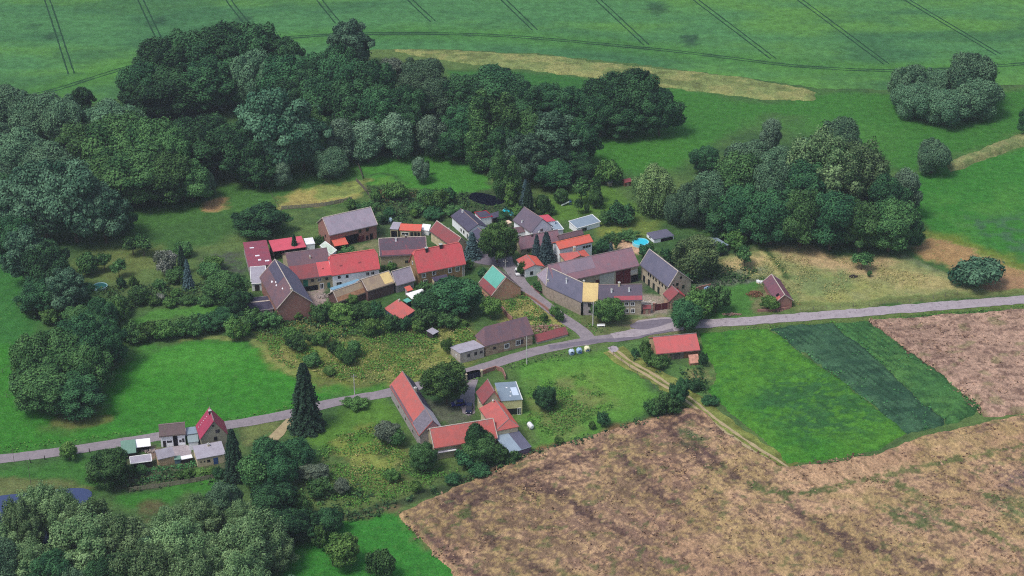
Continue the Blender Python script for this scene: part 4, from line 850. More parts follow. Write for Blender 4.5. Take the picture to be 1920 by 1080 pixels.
# western house by the road
gable('gable_house', 'house', 'steep crimson-roofed house with olive gable at the lower left road', roofm('wine_red_tiles', sr(156, 46, 78), sr(142, 48, 76), None, rough=.6, streak=.2), W_OLIVE, ch=((-.25, 0, .9, .7, 'dark'),),
      patch=tuple(('b', -.75 + .0 * i, -.71 + .0 * i, .2 + .11 * i, .23 + .11 * i, SKY_L, 'snow guard') for i in range(0)) + tuple(('b', -.45 + .0 * i, -.38, .12 + .115 * i, .15 + .115 * i, SKY_L, 'white snow guard') for i in range(7)), ops=(('1', .3, 5.3, 1.1, 1, 'p'), ('1', 0, 7.4, .5, .5, 'p'), ('1', .1, 3.0, .9, 1.2, 'p')))
shed('flat_annex', 'annex', 'grey-roofed annex in front of the crimson-roofed house', R_ASB, W_CREAM, cat='annex', ops=(('b', -.2, 1.0, .8, .8, 'p'), ('b', -.75, 1.3, .3, .4, 'p'), ('b', -.5, 1.3, .3, .4, 'p'), ('b', .3, 0, 1.2, 2, 'b')), ch=((.05, .6, .6, .5, 'cream'),))
gable('white_barn', 'outbuilding', 'white-walled outbuilding with mossy brown roof by the left road', roofm('mossy_tiles', sr(96, 78, 80), sr(84, 72, 72), sr(100, 92, 76), streak=.5), W_WHITE, cat='outbuilding', ops=(('b', -.72, 0, .8, 1.9, 'd'), ('b', -.3, 1.2, 1.3, .6, 'p'), ('b', .2, 0, 1.2, 3.2, 'k'), ('b', .6, 1, .6, .7, 'p'), ('b', .85, .9, .6, 1.2, 'p')))
shed('flat_shed', 'flat_roofed_store', 'grey flat roof nearest the road, left of the crimson roof', R_BLUEGREY, W_GREY, cat='store')
shed('flat_porch', 'porch', 'grey-green flat porch roof left of the olive gable', roofm('grey_green_felt', sr(134, 148, 152), sr(126, 142, 146), None, streak=.2), W_WHITE, cat='porch')
shed('green_shed', 'shed', 'green sheet-roofed shed at the left end of the roadside row', R_GREEN, W_DARK)
shed('white_carport', 'carport', 'white-roofed carport between green shed and mossy outbuilding', R_WHITE, W_DARK, open_=('b',), cat='carport')
shed('low_shed', 'shed', 'low shed with pale grey roof and white edges beside the leafy tree', R_ASB, W_DARK, frame=M_FRAME)
shed('slant_shed', 'shed', 'shed with tilted grey roof over rust-stained cream wall', R_ASB, plain('rusty_cream', sr(206, 176, 142), var=.45))
shed('blue_shed', 'shed', 'small blue-green shed beside the vegetable rows', R_GREEN, W_TIN)
shed('white_lid', 'shed', 'black shed with white lid-like roof beside the vegetable rows', R_WHITE, W_DARK)
gable('field_barn', 'field_barn', 'red-roofed field barn standing alone at the clover field', roofm('field_red', sr(188, 88, 88), sr(172, 90, 88), sr(156, 88, 90), streak=.35), W_OCHRE if False else plain('barn_render', sr(186, 156, 120), var=.3), cat='barn', roof_a=None,
      ops=(('b', .07, 0, 2.9, 2.0, 't'), ('b', -.17, 0, 2.6, 1.9, 't'), ('b', -.05, 0, .3, 2.0, 'k'), ('b', .62, .1, 4.5, 2.0, 'o')))
shed('rusty_shed', 'trailer', 'rusty pink-roofed trailer in front of the field barn', plain('rust_pink', sr(204, 148, 128), var=.4), plain('rust_wall', sr(170, 120, 104), var=.4), cat='trailer')
gable('ruin', 'ruined_house', 'ruined cottage with collapsing maroon roof by the eastern road', roofm('ruin_tiles', sr(112, 66, 80), sr(98, 70, 84), sr(128, 84, 84), streak=.5), W_BRICK, cat='ruin', verge=True, patch=(('b', .55, .75, .3, .6, M_HOLE, 'hole in the roof'), ('b', .7, .98, .02, .55, R_OLDRED, 'fallen orange tiles')))
shed('garden_house', 'summer_house', 'dark-roofed white summer house beside the round blue pool', R_SLATE, W_WHITE, ops=(('0', .1, .5, .8, .7, 'p'), ('b', .3, .0, 4.5, 1.1, 'k')), cat='summer house')
shed('grey_hut', 'shed', 'grey shed between the weeping tree and the dark wood', R_BLUEGREY, W_DARK, open_=('b',))
# ---------------------------------------------------------------- trees
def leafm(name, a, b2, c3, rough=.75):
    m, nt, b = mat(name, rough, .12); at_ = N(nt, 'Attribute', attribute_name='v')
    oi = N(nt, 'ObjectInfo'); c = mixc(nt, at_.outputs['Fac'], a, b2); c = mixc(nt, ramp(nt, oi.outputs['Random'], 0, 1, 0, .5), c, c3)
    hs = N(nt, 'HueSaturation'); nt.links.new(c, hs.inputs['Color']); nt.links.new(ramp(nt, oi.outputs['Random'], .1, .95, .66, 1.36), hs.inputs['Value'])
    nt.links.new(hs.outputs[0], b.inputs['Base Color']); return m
def g(r, gg, b): return sr(r, gg, b)
LM = {
 'D': leafm('leaf_dark', g(14, 46, 32), g(76, 122, 74), g(32, 72, 46)),
 'O': leafm('leaf_oak', g(24, 60, 32), g(98, 138, 78), g(54, 94, 54)),
 'A': leafm('leaf_ash', g(16, 50, 38), g(108, 144, 112), g(44, 86, 62)),
 'W': leafm('leaf_willow', g(30, 66, 48), g(116, 150, 112), g(62, 96, 70)),
 'P': leafm('leaf_silver', g(40, 74, 54), g(130, 158, 128), g(76, 108, 82)),
 'L': leafm('leaf_light', g(40, 80, 34), g(122, 156, 80), g(78, 114, 54)),
 'G': leafm('leaf_grey', g(54, 68, 58), g(112, 122, 102), g(78, 92, 76)),
 'X': leafm('leaf_lime', g(28, 64, 32), g(102, 138, 72), g(60, 98, 46)),
 'T': leafm('leaf_weeping', g(44, 74, 46), g(138, 162, 104), g(88, 116, 68)),
 'S': leafm('needle_dark', g(12, 34, 28), g(62, 90, 66), g(28, 54, 42)),
 'N': leafm('needle_blue', g(34, 58, 62), g(98, 122, 126), g(58, 84, 88)),
 'F': leafm('leaf_flower', g(90, 104, 86), g(180, 184, 172), g(120, 130, 110)),
 'R': leafm('leaf_foreground', g(44, 78, 44), g(142, 170, 116), g(92, 124, 80)),
}
BARK = plain('bark', sr(92, 78, 66), var=.35)
def leaves(P, Nn, s, v, rs):
    n = len(P); a = rs.randn(n, 3); a -= (a * Nn).sum(1)[:, None] * Nn; a /= np.linalg.norm(a, axis=1)[:, None] + 1e-9; b = np.cross(Nn, a)
    s = s * rs.uniform(.6, 1.35, n)[:, None]; q = []
    for i, (x, y) in enumerate(((-1, -.55), (.6, -.8), (1, .5), (-.5, .8))):
        q.append(P + a * s * x * rs.uniform(.35, .65, (n, 1)) + b * s * y * rs.uniform(.35, .65, (n, 1)) + Nn * s * rs.uniform(-.22, .22, (n, 1)))
    V = np.stack(q, 1).reshape(-1, 3); F = np.arange(4 * n).reshape(n, 4); return V, F, np.repeat(v, 4)
def sph(n, rs): d = rs.randn(n, 3); return d / np.linalg.norm(d, axis=1)[:, None]
def lobes_crown(seed, H, R, z0, nl, lr, leaf, nleaf, shape='round', stretch=0., droop=0, jag=.12, vlobe=.25, inner=.25):
    """a crown of overlapping leafy clumps; every leaf spray is its own small face"""
    rs = np.random.RandomState(seed); C_, RR = [], []; hc = (H - z0) / 2; tries = 0
    while len(C_) < nl and tries < 4000:
        tries += 1; d = sph(1, rs)[0]; k = rs.uniform(.58, 1.1) if rs.rand() > inner else rs.uniform(0, .5); r = lr * rs.choice([.6, .8, 1.0, 1.35])
        zz = d[2]; w = 1.0
        if shape == 'column': w = 1 - .35 * abs(zz)
        if shape == 'ovoid': w = 1 - .45 * max(0, zz)
        if shape == 'bush' and zz < -.2: continue
        if shape == 'round' and zz < -.75: continue
        c = np.array([d[0] * (R - r * .8) * k * w, d[1] * (R - r * .8) * k * w, z0 + hc + zz * (hc - r * .75) * (k if k > .5 else 1)])
        if any(np.linalg.norm(c - q) < .72 * min(r, p) for q, p in zip(C_, RR)): continue
        C_.append(c); RR.append(r)
    C_ = np.array(C_); RR = np.array(RR)
    ang = np.arctan2(C_[:, 1], C_[:, 0]); hn = 1 + .14 * np.sin(2 * ang + rs.uniform(0, 6)) + .10 * np.sin(3 * ang + C_[:, 2] * .35 + rs.uniform(0, 6)); C_[:, :2] *= hn[:, None]
    C_[:, 2] += .05 * H * np.sin(C_[:, 0] / R * 2.5 + rs.uniform(0, 6)) * (C_[:, 2] / H) ** 2
    ax = C_ - np.array([0, 0, z0 + hc * .4]); ax /= np.linalg.norm(ax, axis=1)[:, None] + 1e-6; lv = rs.uniform(-vlobe, vlobe, len(RR))
    k = rs.choice(len(RR), nleaf * 2, p=RR ** 2 / (RR ** 2).sum()); d = sph(nleaf * 2, rs)
    sq = np.array([1, 1, .85]); rad = RR[k] * (1 + rs.uniform(-1, 1, len(k)) * jag + .3 * rs.rand(len(k)) ** 8 + .10 * np.sin(d[:, 0] * 9 + k) * np.cos(d[:, 2] * 8 + k))
    dot = (d * ax[k]).sum(1).clip(0, 1); P = C_[k] + d * rad[:, None] * sq * (1 - .25 * stretch * dot[:, None]) + ax[k] * (rad * stretch * dot ** 2)[:, None]; keep = np.ones(len(k), bool)
    for i in range(len(RR)):
        keep &= ~((np.linalg.norm((P - C_[i]) / sq, axis=1) < RR[i] * .80) & (k != i))
    keep &= (d[:, 2] > -.75) & (P[:, 2] > z0 * .5)
    P, d, k = P[keep][:nleaf], d[keep][:nleaf], k[keep][:nleaf]
    if droop: P[:, 2] -= droop * rs.rand(len(P)) ** 2 * (1 - d[:, 2].clip(0, 1))
    Nn = d + .38 * rs.randn(len(P), 3) + np.array([0, 0, .2]); Nn /= np.linalg.norm(Nn, axis=1)[:, None]
    v = np.clip(.42 + lv[k] + rs.uniform(-.38, .38, len(P)) + .1 * d[:, 2], 0, 1)  # clump and leaf tone at random, plus faint top light painted on upward sides
    V, F, vv = leaves(P, Nn, leaf, v, rs)
    # inner masses of each clump so that the crown is dense but still lobed
    t = (1 + 5 ** .5) / 2; ico = np.array([(-1, t, 0), (1, t, 0), (-1, -t, 0), (1, -t, 0), (0, -1, t), (0, 1, t), (0, -1, -t), (0, 1, -t), (t, 0, -1), (t, 0, 1), (-t, 0, -1), (-t, 0, 1)]) / math.hypot(1, t)
    fi = np.array([(0, 11, 5), (0, 5, 1), (0, 1, 7), (0, 7, 10), (0, 10, 11), (1, 5, 9), (5, 11, 4), (11, 10, 2), (10, 7, 6), (7, 1, 8), (3, 9, 4), (3, 4, 2), (3, 2, 6), (3, 6, 8), (3, 8, 9), (4, 9, 5), (2, 4, 11), (6, 2, 10), (8, 6, 7), (9, 8, 1)])
    Vi = np.concatenate([c + ico * r * .66 * sq for c, r in zip(C_, RR)]); Fi = np.concatenate([fi + 12 * i for i in range(len(RR))])
    Fi = np.concatenate([Fi, Fi[:, 2:3]], 1)  # as quads with a repeated corner removed below
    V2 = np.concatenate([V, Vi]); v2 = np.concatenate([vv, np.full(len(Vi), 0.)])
    return V2, F, Fi[:, :3] + len(V), v2
def conifer_crown(seed, H, R, leaf, nleaf, z0=.4, layers=13, open_=.25):
    rs = np.random.RandomState(seed); P = []; Nn = []; v = []
    n = nleaf; u = rs.rand(n) ** 1.55; ly = np.floor(u * layers) / layers; fr = u * layers % 1
    th = rs.uniform(0, 2 * np.pi, n); br = np.abs(np.sin(th * 4.5 + ly * 23 + np.sin(ly * 40) * 2)) ** .6
    lj = np.random.RandomState(seed + 1).uniform(.82, 1.15, layers + 1)[(ly * layers).round().astype(int)]; rr = R * lj * (1 - ly * .97) ** .68 * (1 - .5 * fr) * (1 - open_ + open_ * br) * rs.uniform(.35, 1.15, n) ** .5
    z = z0 + (H - z0) * (u + .02) - rr * .28 + fr * .25 + rs.uniform(-.3, .3, n)
    P = np.stack([rr * np.cos(th), rr * np.sin(th), z], 1); Nn = np.stack([np.cos(th) * .5, np.sin(th) * .5, np.full(n, .8)], 1) + .4 * rs.randn(n, 3)
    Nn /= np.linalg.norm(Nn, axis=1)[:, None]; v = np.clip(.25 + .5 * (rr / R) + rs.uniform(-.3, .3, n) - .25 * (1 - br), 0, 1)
    V, F, vv = leaves(P, Nn, leaf, v, rs); k = 9; c = []
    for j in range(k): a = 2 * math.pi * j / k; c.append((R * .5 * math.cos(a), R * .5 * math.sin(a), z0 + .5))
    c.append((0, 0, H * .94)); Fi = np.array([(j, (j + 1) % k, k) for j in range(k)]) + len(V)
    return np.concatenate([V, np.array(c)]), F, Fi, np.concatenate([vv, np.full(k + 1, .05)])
def crown_mesh(name, data):
    V, F, T, v = data; me = bpy.data.meshes.new(name); nq, ntr = len(F), len(T)
    me.vertices.add(len(V)); me.vertices.foreach_set('co', V.astype(np.float32).ravel())
    me.loops.add(nq * 4 + ntr * 3); me.loops.foreach_set('vertex_index', np.concatenate([F.ravel(), T.ravel()]).astype(np.int32))
    me.polygons.add(nq + ntr); me.polygons.foreach_set('loop_start', np.concatenate([np.arange(nq) * 4, nq * 4 + np.arange(ntr) * 3]).astype(np.int32))
    me.polygons.foreach_set('loop_total', np.concatenate([np.full(nq, 4), np.full(ntr, 3)]).astype(np.int32)); me.update(calc_edges=True)
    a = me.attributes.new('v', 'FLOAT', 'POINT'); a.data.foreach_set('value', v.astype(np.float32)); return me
def trunk_mesh(H, r, spread, seed=0, limbs=5, z1=.55):
    rs = random.Random(seed); m = MB(); p = (0, 0, -.3); k = 4
    for i in range(k):
        q = (rs.uniform(-.02, .02) * H, rs.uniform(-.02, .02) * H, H * z1 * (i + 1) / k); m.tube(p, q, r * (1 - .17 * i), r * (1 - .17 * (i + 1)), 7); p = q
    for i in range(limbs):
        a = 2 * math.pi * (i + rs.random() * .6) / limbs; z = H * rs.uniform(.22, .5)
        e = (math.cos(a) * spread * .75, math.sin(a) * spread * .75, min(H * .85, z + H * .3)); mid = tuple((e[j] * .45 + (0, 0, z)[j] * .55) for j in range(3))
        m.tube((0, 0, z), mid, r * .42, r * .28, 5); m.tube(mid, e, r * .28, r * .08, 5)
    me = bpy.data.meshes.new('trunk'); me.from_pydata(m.v, [], m.f); me.materials.append(BARK); return me
PROTO = {}
def proto(kind, H, R, crown, leaf_key, tr=(None,)):
    cm = crown_mesh('crown', crown); cm.materials.append(LM[leaf_key]); PROTO.setdefault(kind, []).append((H, R, cm, trunk_mesh(H, *tr)))
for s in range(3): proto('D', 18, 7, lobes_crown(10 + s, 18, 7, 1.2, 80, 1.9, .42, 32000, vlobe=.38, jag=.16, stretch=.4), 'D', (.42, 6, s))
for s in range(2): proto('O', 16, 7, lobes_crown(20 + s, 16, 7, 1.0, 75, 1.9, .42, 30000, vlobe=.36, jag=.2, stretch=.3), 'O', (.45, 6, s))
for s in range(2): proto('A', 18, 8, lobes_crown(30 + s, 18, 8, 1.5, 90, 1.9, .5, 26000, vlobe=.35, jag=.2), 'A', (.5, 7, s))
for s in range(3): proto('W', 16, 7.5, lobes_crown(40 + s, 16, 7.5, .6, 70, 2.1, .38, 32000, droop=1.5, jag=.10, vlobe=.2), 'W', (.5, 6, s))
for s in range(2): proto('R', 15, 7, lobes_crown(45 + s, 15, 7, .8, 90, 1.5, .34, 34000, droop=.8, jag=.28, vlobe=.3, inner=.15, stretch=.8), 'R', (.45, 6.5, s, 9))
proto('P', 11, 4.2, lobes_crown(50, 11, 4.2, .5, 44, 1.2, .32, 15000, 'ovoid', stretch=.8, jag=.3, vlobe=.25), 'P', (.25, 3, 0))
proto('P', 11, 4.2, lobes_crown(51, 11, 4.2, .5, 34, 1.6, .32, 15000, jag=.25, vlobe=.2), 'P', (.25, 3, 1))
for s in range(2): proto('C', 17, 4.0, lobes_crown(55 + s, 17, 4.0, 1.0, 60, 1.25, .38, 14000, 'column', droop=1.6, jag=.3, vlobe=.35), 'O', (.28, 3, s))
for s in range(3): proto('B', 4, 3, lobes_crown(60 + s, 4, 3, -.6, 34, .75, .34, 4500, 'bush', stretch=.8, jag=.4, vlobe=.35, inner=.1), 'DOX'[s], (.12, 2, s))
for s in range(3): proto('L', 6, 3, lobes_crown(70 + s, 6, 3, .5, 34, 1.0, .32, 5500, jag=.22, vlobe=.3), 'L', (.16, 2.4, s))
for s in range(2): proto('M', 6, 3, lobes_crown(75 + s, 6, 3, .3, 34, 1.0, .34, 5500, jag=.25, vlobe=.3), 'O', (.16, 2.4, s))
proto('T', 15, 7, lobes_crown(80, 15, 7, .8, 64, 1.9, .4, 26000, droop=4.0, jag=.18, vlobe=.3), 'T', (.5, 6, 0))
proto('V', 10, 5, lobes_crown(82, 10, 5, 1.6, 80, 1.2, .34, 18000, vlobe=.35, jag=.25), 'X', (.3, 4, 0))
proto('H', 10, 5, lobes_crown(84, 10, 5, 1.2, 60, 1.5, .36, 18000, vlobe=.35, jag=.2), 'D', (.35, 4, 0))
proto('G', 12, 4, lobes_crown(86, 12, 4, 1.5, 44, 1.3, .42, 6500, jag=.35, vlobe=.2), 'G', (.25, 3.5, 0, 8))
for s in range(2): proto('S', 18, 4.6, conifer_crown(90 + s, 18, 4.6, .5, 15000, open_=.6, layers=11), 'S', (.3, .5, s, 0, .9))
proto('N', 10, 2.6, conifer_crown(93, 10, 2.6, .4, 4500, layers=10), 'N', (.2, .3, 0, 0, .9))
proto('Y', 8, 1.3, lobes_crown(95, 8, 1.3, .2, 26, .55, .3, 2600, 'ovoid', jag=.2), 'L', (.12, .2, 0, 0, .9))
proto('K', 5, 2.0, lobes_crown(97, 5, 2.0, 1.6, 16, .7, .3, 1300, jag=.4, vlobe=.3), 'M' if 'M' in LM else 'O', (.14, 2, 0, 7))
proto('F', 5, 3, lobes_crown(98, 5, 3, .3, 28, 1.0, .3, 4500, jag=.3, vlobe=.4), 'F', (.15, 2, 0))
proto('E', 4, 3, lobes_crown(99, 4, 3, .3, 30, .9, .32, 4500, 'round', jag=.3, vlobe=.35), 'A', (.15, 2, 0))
NAME = dict(D=('broadleaf_tree', 'dark green broadleaf tree', 'tree'), O=('broadleaf_tree', 'mid-green rounded tree', 'tree'), A=('ash_tree', 'speckled blue-green ash-like tree', 'tree'),
  W=('willow_tree', 'grey-green cloud-shaped willow', 'tree'), R=('willow_tree', 'feathery olive-green willow', 'tree'), P=('silver_tree', 'silvery small-leaved tree', 'tree'), C=('birch_tree', 'slender drooping-branched tree', 'tree'),
  B=('bush', 'dark green bush', 'bush'), L=('garden_tree', 'fresh light-green tree', 'tree'), M=('garden_tree', 'small mid-green tree', 'tree'), T=('weeping_willow', 'pale weeping willow', 'tree'),
  V=('round_tree', 'bright round green tree', 'tree'), H=('chestnut_tree', 'dense dark leafy tree', 'tree'), G=('bare_tree', 'greyish thinly leaved tree', 'tree'), S=('spruce_tree', 'dark pointed spruce', 'tree'),
  N=('blue_spruce', 'blue-green spruce', 'tree'), Y=('cypress_tree', 'slim yellow-green cypress', 'tree'), K=('orchard_tree', 'thin little orchard tree', 'tree'), F=('flowering_tree', 'pale blossoming shrub', 'shrub'), E=('orchard_tree', 'spreading orchard tree with pale fruit', 'tree'))
ORD = ['first', 'second', 'third', 'fourth', 'fifth', 'sixth', 'seventh', 'eighth', 'ninth', 'tenth', 'eleventh', 'twelfth', '13th', '14th', '15th', '16th', '17th', '18th', '19th', '20th', '21st', '22nd', '23rd', '24th', '25th', '26th', '27th', '28th', '29th', '30th']
TR = random.Random(5); SEEN = {}
def tree(kind, x, yt, yb, w, label, group=None):
    nm, look, cat = NAME[kind]; yb = yb - (.06 if kind in 'SNYK' else .14) * w; p = at(x, yb)      # the crown's near edge hangs below its trunk's foot
    sx, sz = pxm(yb); h = (yb - yt) / sz * .97; r = w / 2 / sx
    if kind not in 'SNYCPB': h = max(2, h - r * .15)
    H, R, cm, tm = PROTO[kind][TR.randrange(len(PROTO[kind]))]
    root = empty(nm, (p[0], p[1] + 0, 0), TR.uniform(0, 6.28)); tag(root, label, cat, group); s = r / R * 1.04
    for n_, me in (('crown', cm), ('trunk', tm)):
        o = bpy.data.objects.new(n_, me); C.objects.link(o); o.parent = root; o.scale = (s * TR.uniform(.94, 1.06), s * TR.uniform(.94, 1.06), h / H)
    return root
def row(where, group, items):
    """a row of trees left to right; items: kind x ytop ybase width [own label]"""
    items = sorted([t.split() for t in items.split(',') if t.strip()], key=lambda t: float(t[1])); n = len(items)
    for i, t in enumerate(items):
        k, x, yt, yb, w = t[0], *map(float, t[1:5]); pos = ('leftmost' if i == 0 else 'rightmost' if i == n - 1 else ORD[i] + ' from left') if n > 1 else ''
        tree(k, x, yt, yb, w, ' '.join(f"{NAME[k][1]}, {pos + ' ' if pos else ''}{where}".split()), group)
WG = 'trees of the far wood'
row('in the back row of the great wood', WG, 'D 272 115 222 80,D 312 72 205 110,D 365 55 195 120,D 425 42 188 120,D 485 44 186 110,D 535 70 190 80,A 660 42 140 74,D 590 95 205 80,D 640 90 215 80')
row('in the second row of the great wood', WG, 'D 275 150 232 90,D 335 125 228 110,D 395 105 226 110,W 478 88 215 85,D 540 110 228 110,D 590 112 234 90,D 645 100 238 90,D 700 112 246 90,D 750 160 262 80')
row('in the third row of the great wood', WG, 'D 545 150 268 90,D 600 145 276 100,D 655 152 282 100,D 710 165 286 90,D 762 195 290 76')
row('in the row behind the small enclosed meadow', WG, 'D 355 225 328 80,D 405 215 345 110,D 460 232 352 100,A 515 172 345 130,A 570 195 330 90,C 595 208 322 50,P 632 232 315 62,P 690 236 312 64,P 747 222 306 58,P 812 226 302 60,D 852 236 310 66')
row('at the wood edge left of the enclosed meadow', WG, 'D 490 282 362 66,P 530 310 360 34,W 622 274 340 68')
row('by the yellow strip between wood and field', WG, 'G 735 108 160 50,W 795 106 192 84,W 818 146 232 72,D 776 165 250 60')
row('in the back row of the middle wood', WG, 'D 880 135 236 90,D 932 122 232 110,D 980 150 246 80,D 1028 156 242 70,D 1068 165 254 76,D 1102 170 256 80,D 1145 142 258 100,D 1192 135 262 110,D 1236 165 264 70')
row('in the middle row of the middle wood', WG, 'D 868 195 296 80,C 905 182 308 66,C 948 188 316 66,O 990 205 318 80,A 1032 212 326 100,D 1088 232 322 62,D 1125 175 266 70,D 1175 190 268 80')
row('in the front row of the middle wood', WG, 'C 898 240 330 50,D 940 240 336 66,A 985 252 352 80,D 1035 300 362 70,D 1090 300 350 52,B 1140 305 350 50,C 935 290 378 36,C 962 300 388 34')
row('at the garden edge below the middle wood', WG, 'Y 957 340 400 22,N 985 340 398 30,S 990 346 408 32,M 1018 366 408 26,M 1052 352 384 26,K 1090 334 384 36,K 1112 330 380 30,M 1118 356 394 26,B 975 388 410 28,B 1162 386 426 52,B 1138 398 424 26')
LW = 'trees of the western wood'
row('in the back row of the western wood', LW, 'W -30 160 275 110,W 25 158 270 110,W 80 168 278 100,W 128 178 290 90,D 155 165 222 44,W 212 182 290 100,W 258 200 300 60')
row('in the second row of the western wood', LW, 'W -10 225 345 120,W 45 235 355 100,W 98 262 372 100,O 160 228 345 110,O 225 215 352 120,O 285 222 358 100,O 330 240 365 80')
row('in the third row of the western wood', LW, 'W -10 290 400 110,D 50 310 420 110,O 200 290 392 110,O 262 275 396 120,O 318 285 396 100,O 362 300 390 80,W 385 318 378 44')
row('in the front row of the western wood', LW, 'A 35 330 440 100,A 88 305 462 120,A 145 298 470 120,A 200 345 468 90,D 232 375 445 50')
row('at the southern tip of the western wood', LW, 'A 60 425 545 90,D 30 400 500 90,D 100 455 575 90,A 128 500 596 80,D 85 520 598 80,D 150 530 590 60,M 165 470 520 36')
row('in the clump left of the round meadow', 'trees of the meadow clump', 'O 75 620 745 90,O 118 612 735 110,D 165 590 715 90,O 90 680 782 110,D 145 700 786 100,O 168 640 745 80,D 205 600 700 70,M 60 690 770 50,D 195 555 640 60')
EG = 'trees of the eastern clump'
row('in the back row of the eastern clump', EG, 'D 1318 272 330 52,P 1440 228 300 40,W 1405 258 340 90,W 1455 272 350 80,W 1570 216 320 78,W 1525 252 350 90,O 1620 285 380 80')
row('in the middle row of the eastern clump', EG, 'W 1330 318 425 86,O 1385 285 415 100,W 1440 290 425 90,R 1540 248 410 130,R 1600 268 420 110,D 1500 300 430 100,P 1692 322 415 54,D 1655 330 440 80')
row('in the front row of the eastern clump', EG, 'T 1224 306 412 76,W 1272 356 428 60,W 1300 330 432 70,D 1345 365 445 70,D 1395 345 455 90,D 1445 355 470 90,O 1500 352 476 90,D 1555 360 482 100,O 1610 375 484 90,O 1665 372 484 90,D 1702 395 472 50')
row('in the grove on the upper right meadow', 'grove on the upper right meadow', 'W 1700 116 212 74,W 1752 126 206 60,W 1815 90 210 96,W 1712 150 232 80,W 1768 160 244 84,W 1828 140 232 88')
row('standing alone on the right meadow', None, 'W 1746 256 334 68')
row('at the right edge of the meadow', None, 'D 1922 195 262 34')
row('beside the road at the right edge', None, 'E 1830 480 548 92')
row('on the dry mown ground', None, 'K 1615 470 508 40'); row('on the pale grass right of the weeping willow', None, 'K 1395 462 502 36')
row('behind the western farmyard, above the crimson roof', None, 'D 488 384 454 96')
row('in the village centre', None, 'V 932 414 502 64'); tree('V', 948, 435, 500, 44, 'bright lower tree leaning against the big village lime', None)
row('beside the black-roofed white wing', None, 'N 886 438 484 36'); row('left of the two beside the red cottage', None, 'N 1006 442 492 26'); row('right of the two beside the red cottage', None, 'N 1024 438 496 40')
tree('S', 553, 440, 478, 20, 'tiny dark conifer in front of the crimson open shed')
row('by the walled farm, above its stone granary', None, 'T 1304 438 528 88'); row('in front of the farmhouse', None, 'V 1142 556 612 56')
row('beside the road, left of the eastern bushes', None, 'H 1284 560 628 58'); row('by the white cottage wall', None, 'B 978 494 518 16')
row('behind the maroon gate', 'bushes by the eastern road', 'B 1312 548 598 50,B 1342 540 592 46,B 1300 570 604 36')
row('in the cottage garden', 'trees in front of the brown-brick house', 'H 812 540 604 70,H 858 516 598 88,M 826 530 570 40,L 920 556 602 36')
row('in the courtyard of the southern farm', None, 'V 838 676 768 80'); row('beside the left road', None, 'S 575 680 808 72'); row('beside the crimson-roofed house', None, 'S 441 802 902 50')
row('behind the vegetable rows', 'trees right of the crimson-roofed house', 'H 505 815 905 66,H 555 818 888 60,M 480 850 920 60,H 530 850 925 56,G 600 868 908 36')
row('at the left end of the roadside sheds', None, 'O 207 838 920 72'); row('on the grass verge left of the roadside sheds', None, 'L 130 824 866 32')
row('on the paddock beside the solar roof', None, 'D 1022 720 772 40'); row('at the corner of track and wheat field', 'trees by the farm track', 'D 1270 714 768 38,B 1250 742 782 40')
row('round the southern farm', 'trees round the southern farm', 'G 728 784 838 46,M 742 800 840 34,O 795 826 890 48,H 893 788 866 42,O 900 810 874 60,M 932 826 872 38,B 875 846 880 46')
RW = 'willows of the lower left wood'
row('in the back row of the lower left wood', RW, 'R 10 975 1060 70,R 45 930 1040 64,R 90 900 1010 74,R 125 915 1020 70,R 170 930 1050 80,R 60 950 1040 60,W 420 892 985 66,R 455 935 1010 60,D 515 905 1002 90,R 380 930 1020 80,R 320 945 1030 70')
row('in the middle row of the lower left wood', RW, 'R 170 955 1090 130,R 235 960 1085 110,W 290 978 1080 90,R 340 975 1110 120,R 400 1000 1110 100,R 470 960 1100 120,D 545 950 1030 70,R 520 1000 1080 70,R 60 1010 1110 90')
row('along the lower edge of the picture', RW, 'W 10 1000 1120 90,D 100 1030 1130 90,W 145 1050 1140 60,D 215 1030 1140 80,R 280 1010 1150 110,R 370 1020 1160 110,R 450 1030 1150 90,W 250 1060 1150 50,W 545 1070 1130 40')
row('on the lower left grass field', None, 'L 642 996 1068 64'); row('at the lower edge, right of the light tree', None, 'M 714 1022 1090 48')
row('above the lower grass field', 'bushes by the lower path', 'H 618 950 1010 52,B 585 965 1015 50,B 600 990 1030 30,B 560 930 985 50')
row('in the scrub left of the southern farm', 'scrub bushes', 'B 600 900 935 40,G 640 895 930 30,G 580 870 905 36,L 780 900 925 22,B 735 880 905 30')
BG = 'bushes of the long garden hedge'
row('in the long garden hedge', BG, 'O 150 572 622 50,O 180 585 650 60,B 215 570 625 50,D 205 610 680 56,B 248 610 645 44,B 278 608 642 44,B 308 604 640 44,B 335 600 632 44,B 362 596 634 40,B 390 592 628 44,D 420 575 622 50,B 445 600 640 40,L 448 602 640 36,B 480 585 618 50,B 505 588 618 40,L 560 575 600 24')
row('in the orchard left of the farmyard', 'orchard and garden trees', 'K 196 472 508 32,K 224 485 522 30,K 250 440 480 36,K 270 440 482 36,M 345 450 485 34,F 312 468 520 44,S 343 462 515 26,N 354 488 542 26,M 395 490 528 40,F 405 480 505 26,M 330 500 532 36,O 428 508 590 78,D 450 545 605 50,L 402 478 510 34')
row('among the lower garden beds', 'garden bushes', 'B 228 522 542 18,B 252 520 542 16,B 300 525 546 22,M 262 538 574 40,M 222 552 596 46,B 178 566 600 44,B 330 544 558 20,B 290 556 574 24,B 350 556 572 30,F 300 550 566 18,B 385 556 574 30,B 410 552 570 26,B 320 560 578 24')
